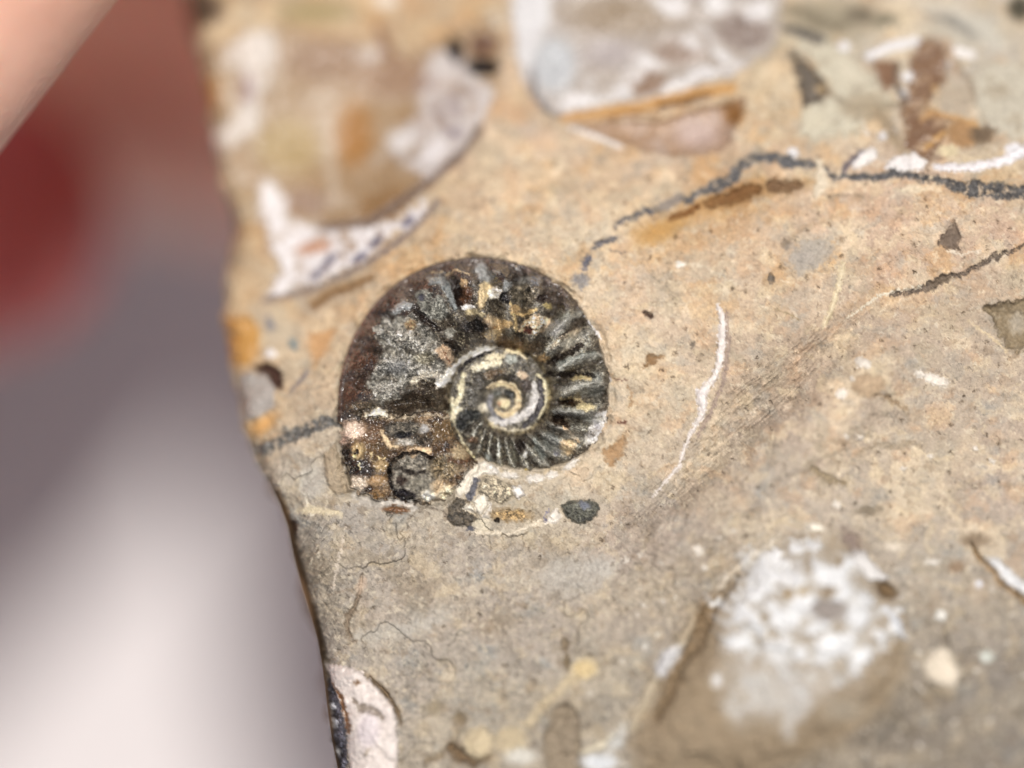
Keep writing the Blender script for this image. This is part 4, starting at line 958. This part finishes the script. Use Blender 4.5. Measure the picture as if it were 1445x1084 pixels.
# right ribs
A.P([(788, 476), (803, 467), (820, 462), (823, 480), (810, 492), (792, 499), (776, 492)], (152, 138, 116), soft=2, w=(1, 2), dz=.010, rough=.010); A.L([(786, 478, 2), (800, 469, 3), (818, 462, 2)], (70, 58, 48), soft=1)
A.E(784, 462, 16, 9, (140, 138, 138), rot=40, soft=4); A.L([(776, 512, 6), (800, 500, 8), (822, 486, 5)], (40, 30, 24), soft=3, w=(2, 4), dz=-.012); A.E(766, 506, 9, 5, (175, 140, 90), soft=2, dz=.008)
A.L([(790, 516, 10), (815, 508, 12), (838, 500, 8)], (128, 136, 130), soft=3); A.L([(776, 528, 7), (806, 530, 9), (836, 532, 6)], (34, 26, 22), soft=2, dz=-.02); A.L([(808, 538, 6), (822, 534, 7), (832, 536, 4)], (202, 180, 130), soft=1.5, dz=.006)
A.E(823, 552, 16, 8, (142, 142, 132), soft=4, dz=.006); A.L([(792, 563, 4), (808, 562, 4), (824, 568, 6)], (206, 186, 140), soft=1.2, dz=.006); A.E(806, 569, 14, 4, (56, 38, 24), soft=1.5, dz=-.02); A.E(826, 574, 13, 6, (196, 180, 134), soft=2)
A.L([(784, 580, 8), (812, 584, 9), (836, 592, 6)], (130, 134, 130), soft=3); A.E(790, 596, 14, 8, (52, 38, 28), rot=-30, soft=3, dz=-.015); A.L([(794, 602, 5), (806, 612, 6), (818, 624, 4)], (206, 170, 128), soft=1.5, dz=.006)
A.E(800, 632, 14, 12, (196, 170, 130), soft=3, w=(2, 3)); A.E(787, 638, 6, 5, (98, 98, 104), soft=2); A.E(776, 622, 12, 14, (112, 114, 108), soft=4)
A.L([(828, 446, 5), (838, 460, 7), (850, 478, 6), (855, 492, 3)], (228, 224, 228), soft=1.2, w=(.5, .5), dz=.008, name='white_rim', mat='shell'); A.L([(858, 510, 3), (863, 545, 4), (861, 575, 4)], (175, 172, 172), soft=1.5, w=(.5, 1), a=.8)
A.P([(839, 585), (860, 578), (854, 606), (836, 628), (824, 626), (829, 609)], (208, 203, 196), soft=2, w=(1, 2), rough=.006, name='white_rim', mat='shell'); A.E(843, 600, 5, 12, (170, 168, 172), rot=20, soft=2)
A.E(842, 545, 10, 16, (112, 116, 112), soft=5, a=.7); A.E(800, 446, 14, 8, (110, 112, 100), rot=30, soft=4, a=.7)
for (x0, y0, x1, y1, w0, g) in [(772, 470, 822, 440, 15, 128), (784, 494, 836, 466, 15, 140), (786, 520, 846, 500, 14, 140), (788, 549, 850, 542, 13, 138), (786, 579, 846, 590, 12, 136), (778, 600, 826, 622, 11, 128), (764, 612, 800, 646, 9, 126), (748, 618, 774, 656, 8, 126)]:
    A.L([(x0, y0, w0 * .55), ((x0 + x1) / 2, (y0 + y1) / 2, w0 * .9), (x1, y1, w0 * .6)], (g + 14, g + 13, g + 4), soft=4, w=(3, 3), a=.75, dz=.016, bev=7)
# inner coil
A.L([(622, 540, 16), (640, 522, 8), (650, 512, 7), (664, 500, 7), (682, 491, 8), (696, 491, 4)], (230, 221, 206), soft=2, w=(2, 3), dz=.006, bev=4, name='umbilical_edge', mat='shell', label='white crescent edge round the upper left of the inner coil')
A.L([(648, 524, 4), (658, 512, 4), (672, 504, 5), (690, 497, 4)], (42, 38, 42), soft=1, w=(.5, .5), dz=-.02)
CR = (220, 206, 168)
A.L([(668, 521, 9), (684, 516, 12), (704, 512, 8)], CR, soft=2, w=(1, 2.5), dz=.008); A.E(698, 503, 16, 5, (206, 190, 150), rot=8, soft=2.5, w=(2, 3)); A.L([(655, 530, 6), (650, 545, 9), (649, 560, 9), (643, 570, 8)], (208, 196, 152), soft=2, w=(1, 3), dz=.006)
A.L([(637, 560, 4), (638, 580, 6), (640, 594, 5), (646, 612, 3), (656, 630, 2), (672, 650, 2), (700, 664, 2), (735, 668, 3)], (206, 194, 152), soft=1, w=(.5, .8), dz=.006); A.E(646, 578, 7, 6, (214, 206, 172), soft=2, w=(2, 2))
A.L([(714, 495, 6), (732, 497, 7), (743, 507, 4)], (206, 186, 136), soft=1.5, dz=.008); A.E(737, 530, 8, 6, (206, 176, 140), soft=2); A.E(722, 508, 9, 7, (150, 155, 145), soft=3); A.L([(758, 527, 5), (768, 540, 7), (773, 557, 7), (768, 576, 5), (760, 592, 3)], (206, 192, 146), soft=1.2, w=(.6, 1), dz=.012)
A.L([(763, 538, 7), (765, 560, 8), (757, 583, 8), (742, 602, 6)], (70, 66, 72), soft=1.5, dz=-.012); A.L([(754, 542, 8), (756, 562, 11), (746, 581, 13), (728, 592, 13), (710, 597, 11), (694, 592, 8)], (184, 180, 176), soft=2, w=(1, 2.5), dz=.008, bev=6, name='coil_flank', mat='shell', label='pale lilac-grey flank of the inner coil')
A.L([(744, 579, 1.5), (759, 568, 1.5)], (235, 232, 228), soft=.7, w=(0, 0)); A.E(695, 529, 20, 6, (110, 84, 54), rot=14, soft=2.5); A.E(712, 535, 16, 6, (58, 50, 44), soft=2, dz=-.01); A.E(677, 537, 8, 11, (72, 66, 56), soft=3, dz=-.008)
A.E(664, 586, 15, 8, (42, 45, 42), soft=3, dz=-.010); A.E(651, 599, 10, 8, (34, 36, 36), soft=3, dz=-.01, rough=.012); A.E(684, 575, 11, 7, (196, 186, 160), soft=3); A.E(670, 560, 10, 14, (85, 82, 74), soft=4, a=.7); A.E(741, 543, 9, 9, (78, 66, 58), soft=3)
A.L([(689, 548, 5), (697, 543, 7), (709, 541, 8), (723, 545, 8), (731, 558, 9), (730, 573, 9), (721, 584, 9), (707, 587, 8), (699, 579, 6)], (210, 184, 136), soft=1.3, w=(.5, 1), dz=.020, bev=4, name='coil', mat='shell', label='innermost cream coil ring')
A.E(711, 569, 9, 8, (212, 192, 144), soft=1.5, dz=.022, w=(.5, .8), name='protoconch', mat='shell', label='cream dot at the very centre of the spiral'); A.E(705, 570, 3, 3.4, (190, 140, 100), soft=1); A.E(720, 556, 8, 5, (38, 42, 38), rot=-30, soft=2, dz=-.012); A.E(702, 556, 6, 4, (88, 92, 84), soft=2)
A.L([(692, 560, 6), (690, 572, 7), (696, 586, 6), (710, 592, 4)], (112, 112, 118), soft=2, w=(.5, 1)); A.L([(688, 592, 3), (698, 602, 4), (717, 608, 4), (741, 608, 4), (757, 599, 3)], (202, 186, 150), soft=1.2, w=(.6, 1.2), dz=.006)
# bottom ribs: pale highlights painted on the crests
A.L([(704, 624, 3), (704, 640, 4)], (186, 190, 180), soft=1.2); A.L([(740, 630, 3), (742, 638, 5), (741, 645, 3)], (246, 240, 224), soft=1); A.L([(686, 640, 6), (694, 650, 6)], (118, 122, 116), soft=2); A.L([(756, 622, 9), (764, 645, 8)], (112, 116, 110), soft=3)
A.E(735, 628, 8, 14, (56, 48, 42), rot=-10, soft=3); A.L([(722, 625, 4), (726, 650, 5)], (118, 116, 100), soft=2); A.E(666, 622, 7, 5, (110, 84, 64), soft=2, dz=.008); A.L([(700, 662, 2), (722, 667, 3), (745, 664, 2)], (196, 172, 92), soft=.8, w=(1, 2))
# aperture contents
A.L([(513, 589, 4), (551, 587, 6), (597, 586, 5), (634, 589, 5)], (186, 170, 144), soft=3.5, w=(6, 7), dz=.012, bev=3, name='septum', mat='shell', label='pale septum line across the last whorl'); A.P([(513, 589), (533, 574), (545, 580), (548, 587)], (238, 224, 198), soft=1.2, w=(1, 1), dz=.02, bev=4, name='calcite_facet', mat='shell')
A.P([(475, 627), (490, 629), (521, 645), (527, 667), (494, 676), (486, 660)], (44, 33, 26), soft=4, w=(2, 2)); A.E(521, 613, 24, 16, (108, 80, 56), soft=7); A.E(530, 637, 22, 14, (92, 70, 44), soft=7)
A.E(497, 606, 17, 14, (200, 176, 156), soft=5, dz=.02, name='calcite_bead', mat='amber', label='pinkish bead at the left of the body chamber'); A.E(484, 618, 9, 9, (165, 135, 118), soft=4)
A.E(506, 636, 9, 13, (178, 152, 106), soft=3, dz=.014, name='calcite_bead', mat='amber'); A.E(504, 638, 4, 5, (45, 28, 20), soft=1, dz=-.03); A.E(503, 643, 3, 2, (230, 215, 150), soft=1)
A.L([(538, 610, 6), (545, 620, 9), (551, 629, 7), (562, 630, 5)], (208, 182, 142), soft=1.5, dz=.02, bev=4, w=(1, 1.5), name='calcite_facet', mat='shell')
A.E(570, 606, 27, 12, (92, 86, 76), soft=4, rough=.022, name='crystal_infill', mat='rough'); A.E(591, 621, 19, 8, (70, 60, 48), soft=4, rough=.016); A.E(570, 614, 12, 4, (34, 34, 42), soft=2, dz=-.02); A.E(572, 624, 14, 5, (165, 160, 150), soft=3); A.E(599, 606, 6.5, 6.5, (170, 168, 165), soft=2, dz=.018, name='calcite_bead', mat='shell')
A.P([(609, 596), (632, 593), (645, 612), (612, 626)], (104, 80, 48), soft=4, w=(2, 2)); A.P([(551, 651), (567, 639), (589, 630), (609, 632), (606, 641), (576, 645), (554, 655)], (214, 184, 144), soft=2.5, w=(1, 1.5), dz=.016, bev=6, name='calcite_facet', mat='shell', label='cream band above the dark pebble in the body chamber')
A.E(585, 673, 36, 33, (130, 124, 112), soft=3, w=(4, 5), mix2=((84, 76, 64), 12, .1, .45, .6), dz=.045, bev=18, rough=.022, var=.3, name='pebble', mat='rough', label='dark rough rounded pebble in the body chamber'); A.L([(566, 660, 4), (586, 668, 5), (600, 666, 4)], (48, 38, 32), soft=2, dz=-.02); A.L([(549, 670, 4), (553, 652, 5), (568, 641, 5), (590, 637, 5), (610, 645, 4), (622, 664, 3)], (36, 28, 24), soft=2, w=(1.5, 2), dz=-.03, bev=3); A.L([(549, 670, 4), (554, 690, 5), (566, 704, 6), (590, 708, 5)], (36, 30, 30), soft=2, w=(1.5, 2), dz=-.02, bev=3); A.E(590, 682, 16, 8, (150, 145, 128), soft=4, a=.5); A.E(568, 678, 8, 7, (60, 42, 32), soft=3)
A.E(573, 699, 14, 8, (40, 35, 45), rot=-25, soft=2, dz=-.02); A.E(538, 656, 10, 8, (166, 140, 98), soft=3, dz=.014, name='calcite_bead', mat='amber'); A.E(533, 678, 13, 8, (158, 126, 86), rot=20, soft=2.5, dz=.016, name='calcite_bead', mat='amber')
A.E(506, 682, 13, 12, (188, 172, 152), soft=4, dz=.012, name='calcite_bead', mat='amber'); A.E(533, 697, 12, 7, (152, 116, 72), soft=3, dz=.01, name='calcite_bead', mat='amber'); A.E(520, 690, 6, 5, (50, 34, 28), soft=2)
A.E(627, 659, 22, 18, (120, 105, 80), soft=5, rough=.016); A.E(649, 639, 10, 10, (172, 150, 114), soft=4); A.L([(636, 648, 6), (652, 652, 5), (662, 648, 4)], (95, 62, 38), soft=2); A.E(606, 699, 13, 8, (228, 218, 198), soft=2.5, dz=.016, name='calcite_facet', mat='shell'); A.E(632, 696, 16, 12, (214, 198, 168), soft=4, dz=.006, name='calcite_facet', mat='shell')
A.E(618, 685, 8, 10, (190, 165, 130), soft=3)
for (x0, y0, x1, y1) in [(525, 640, 528, 650), (533, 643, 544, 646), (508, 655, 510, 661)]:
    A.L([(x0, y0, 1.6), ((x0 + x1) / 2 - 2, (y0 + y1) / 2 + 3, 1.6), (x1, y1, 1.6)], (222, 200, 150), soft=.7, w=(.5, 1))

# ragged edges and granular texture over everything: look colours up a little displaced, then modulate
ragged(A, 2.4, 5.0, 201)
lum = A.col.mean(-1, keepdims=True)
A.col = lum + (A.col - lum) * 0.85
A.col *= 1.14 * np.clip(lum * 1.14 / 0.46, 0.05, 3) ** 0.12
_d = (sstep(-120, -150, ph0) * .22)[..., None]
lum = A.col.mean(-1, keepdims=True)
A.col = A.col + _d * (lum - A.col)
f1, f2, c1 = worley(px / 4.4 + .4 * A.gf, py / 4.4, 203)
g1, g2, c2 = worley(px / 2.1, py / 2.1 + .4 * A.gf, 204)
tex = 0.22 * fbm(px / 6, py / 6, 3, 205) + 0.22 * A.gf + 0.24 * (c1 - .5) + 0.22 * (c2 - .5)
bright = A.col.mean(-1)
tex = tex * np.where(ap_all, .75, 1) * np.where((ph0 > -130) & (ph0 < 62), .8, 1)
A.col *= (1 + tex * np.clip(1.25 - bright, .45, 1.1))[..., None].clip(.25, 2.2)
A.z += ((0.0030 * tex + 0.0020 * (f2 - f1)) * np.where(A.lab == venter, .25, 1)).astype(f32)
A.col += ((A.lab == venter) * np.clip(.5 * A.wl[1] + .25 * A.gr, 0, 1))[..., None] * (np.array([.38, .34, .31], f32) - A.col) * .5
spark = (c2 > .90) * sstep(.42, .18, g1) * np.clip(.55 + .9 * A.wl[1], 0, 1)  # white sparkles painted as pale dots
A.col += spark[..., None] * (np.array([.90, .87, .76], f32) - A.col) * .8
keepA = inw | isap
am_objs = A.build(keepA, 0.07, rock, dict(name='ammonite', mat='ammo', label='small dark coiled ammonite fossil with ribbed spiral shell'))
am = am_objs[0]
for i, o in am_objs.items():
    if i:
        if o.parent is rock:
            o.parent = am

# ------------------------------------------------------------------ the hand holding the rock
def skin_material():
    m = bpy.data.materials.new("skin")
    m.use_nodes = True
    nt = m.node_tree; N = nt.nodes; Lk = nt.links
    b = N["Principled BSDF"]
    tc = N.new("ShaderNodeTexCoord")
    n1 = N.new("ShaderNodeTexNoise"); n1.inputs["Scale"].default_value = 3.0; n1.inputs["Detail"].default_value = 5
    Lk.new(tc.outputs["Object"], n1.inputs["Vector"])
    cr = N.new("ShaderNodeValToRGB")
    cr.color_ramp.elements[0].position = 0.35; cr.color_ramp.elements[0].color = (0.68, 0.37, 0.265, 1)
    cr.color_ramp.elements[1].position = 0.65; cr.color_ramp.elements[1].color = (0.79, 0.47, 0.35, 1)
    Lk.new(n1.outputs["Fac"], cr.inputs[0])
    # red bounce light between the fingers, painted into the skin round the fingertip
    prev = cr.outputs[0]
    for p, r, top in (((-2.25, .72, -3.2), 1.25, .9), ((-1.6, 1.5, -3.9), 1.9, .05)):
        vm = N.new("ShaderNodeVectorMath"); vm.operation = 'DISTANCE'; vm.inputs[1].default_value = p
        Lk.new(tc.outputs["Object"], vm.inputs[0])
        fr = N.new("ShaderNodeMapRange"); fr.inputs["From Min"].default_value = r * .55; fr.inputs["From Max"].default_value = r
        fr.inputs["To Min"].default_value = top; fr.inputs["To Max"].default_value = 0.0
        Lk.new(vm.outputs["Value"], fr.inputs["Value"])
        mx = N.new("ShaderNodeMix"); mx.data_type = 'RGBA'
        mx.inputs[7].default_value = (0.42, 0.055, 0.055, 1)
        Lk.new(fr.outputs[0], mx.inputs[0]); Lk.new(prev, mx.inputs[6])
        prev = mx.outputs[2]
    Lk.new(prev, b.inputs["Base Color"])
    mp = N.new("ShaderNodeMapping"); mp.inputs["Rotation"].default_value = (0, 0, math.radians(45)); mp.inputs["Scale"].default_value = (26, 7, 14)
    Lk.new(tc.outputs["Object"], mp.inputs["Vector"])
    n2 = N.new("ShaderNodeTexVoronoi"); n2.feature = 'DISTANCE_TO_EDGE'; n2.inputs["Scale"].default_value = 1.0
    Lk.new(mp.outputs[0], n2.inputs["Vector"])
    bp = N.new("ShaderNodeBump"); bp.inputs["Strength"].default_value = 0.35; bp.inputs["Distance"].default_value = 0.015
    Lk.new(n2.outputs["Distance"], bp.inputs["Height"]); Lk.new(bp.outputs[0], b.inputs["Normal"])
    b.inputs["Roughness"].default_value = 0.45
    b.inputs["Specular IOR Level"].default_value = 0.4
    b.inputs["Subsurface Weight"].default_value = 0.4
    b.inputs["Subsurface Radius"].default_value = (1.0, 0.28, 0.16)
    b.inputs["Subsurface Scale"].default_value = 0.22
    return m


def capsule(V, F, p, q, r0, r1, n=20, k=7):
    """tapered capsule from p to q"""
    p, q = Vector(p), Vector(q)
    ax = (q - p).normalized()
    s = ax.orthogonal().normalized(); t = ax.cross(s)
    b = len(V)
    rings = []
    for i in range(k + 1):
        a = -math.pi / 2 + i / k * math.pi / 2
        rings.append((p + ax * (r0 * math.sin(a)), max(r0 * math.cos(a), 1e-3)))
    for i in range(k + 1):
        a = i / k * math.pi / 2
        rings.append((q + ax * (r1 * math.sin(a)), max(r1 * math.cos(a), 1e-3)))
    for c, r in rings:
        for j in range(n):
            w = 2 * math.pi * j / n
            V.append(tuple(c + s * (r * math.cos(w)) + t * (r * math.sin(w))))
    for i in range(len(rings) - 1):
        for j in range(n):
            j2 = (j + 1) % n
            F.append((b + i * n + j, b + i * n + j2, b + (i + 1) * n + j2, b + (i + 1) * n + j))
    F.append(tuple(b + j for j in reversed(range(n))))
    e = b + (len(rings) - 1) * n
    F.append(tuple(e + j for j in range(n)))


def build_hand():
    V, F = [], []
    chains = [
        # thumb: from the palm at lower left up to the upper left corner of the rock
        [(-8.2, -0.2, -3.0, 1.55), (-5.6, -0.9, -1.5, 1.3), (-3.35, 0.70, -0.25, 1.08), (-2.24, 1.86, 0.02, .95), (-1.30, 2.76, 0.06, .80)],
        # index finger, its tip curled under the thumb
        [(-9.0, 3.0, -4.0, 1.25), (-6.2, 1.1, -4.4, .95), (-3.8, .55, -3.8, .78), (-2.32, .72, -3.25, .62)],
        # middle finger, under the rock
        [(-9.2, 4.2, -4.6, 1.25), (-6.2, 2.9, -5.4, .98), (-3.2, 1.95, -5.2, .88), (-1.2, 1.45, -4.7, .82), (0.2, 1.1, -3.7, .80), (1.4, .7, -3.25, .70)],
        # ring finger
        [(-9.4, 5.6, -4.8, 1.2), (-6.0, 4.6, -4.9, .95), (-2.8, 3.3, -4.2, .84), (-0.2, 2.6, -3.45, .76), (1.2, 2.1, -3.25, .68)],
        # little finger
        [(-9.6, 6.8, -4.6, 1.05), (-6.6, 6.2, -4.6, .82), (-4.0, 5.4, -4.0, .72), (-2.2, 4.7, -3.4, .62)],
        # palm and wrist
        [(-8.2, -0.2, -3.0, 1.6), (-10.2, 1.4, -3.2, 2.1), (-13, 2.6, -3.4, 2.4), (-18, 4.2, -3.8, 2.6), (-30, 7.5, -4.5, 3.3)],
        [(-9.2, 4.2, -4.4, 1.5), (-11.5, 4.2, -4.0, 1.9), (-15, 4.2, -3.9, 2.2)],
        [(-9.6, 6.6, -4.4, 1.2), (-12.5, 5.6, -4.0, 1.8)],
        [(-9.0, 2.6, -4.0, 1.4), (-11, 2.8, -3.6, 1.9)],
    ]
    for ch in chains:
        for a, b in zip(ch[:-1], ch[1:]):
            capsule(V, F, a[:3], b[:3], a[3], b[3])
    me = bpy.data.meshes.new("hand_raw")
    me.from_pydata(V, [], F)
    tmp = bpy.data.objects.new("hand_raw", me)
    COLL.objects.link(tmp)
    md = tmp.modifiers.new("remesh", 'REMESH'); md.mode = 'VOXEL'; md.voxel_size = 0.11
    sm = tmp.modifiers.new("smooth", 'SMOOTH'); sm.factor = 0.5; sm.iterations = 14
    ss = tmp.modifiers.new("subsurf", 'SUBSURF'); ss.levels = 1; ss.render_levels = 1
    dg = bpy.context.evaluated_depsgraph_get()
    out = bpy.data.meshes.new_from_object(tmp.evaluated_get(dg))
    bpy.data.objects.remove(tmp)
    out.name = "hand"
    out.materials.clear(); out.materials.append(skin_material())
    out.shade_smooth()
    ob = bpy.data.objects.new("hand", out)
    COLL.objects.link(ob)
    ob['label'] = 'bare hand gripping the rock, sunlit thumb above a shaded red fingertip'
    ob['category'] = 'hand'


build_hand()
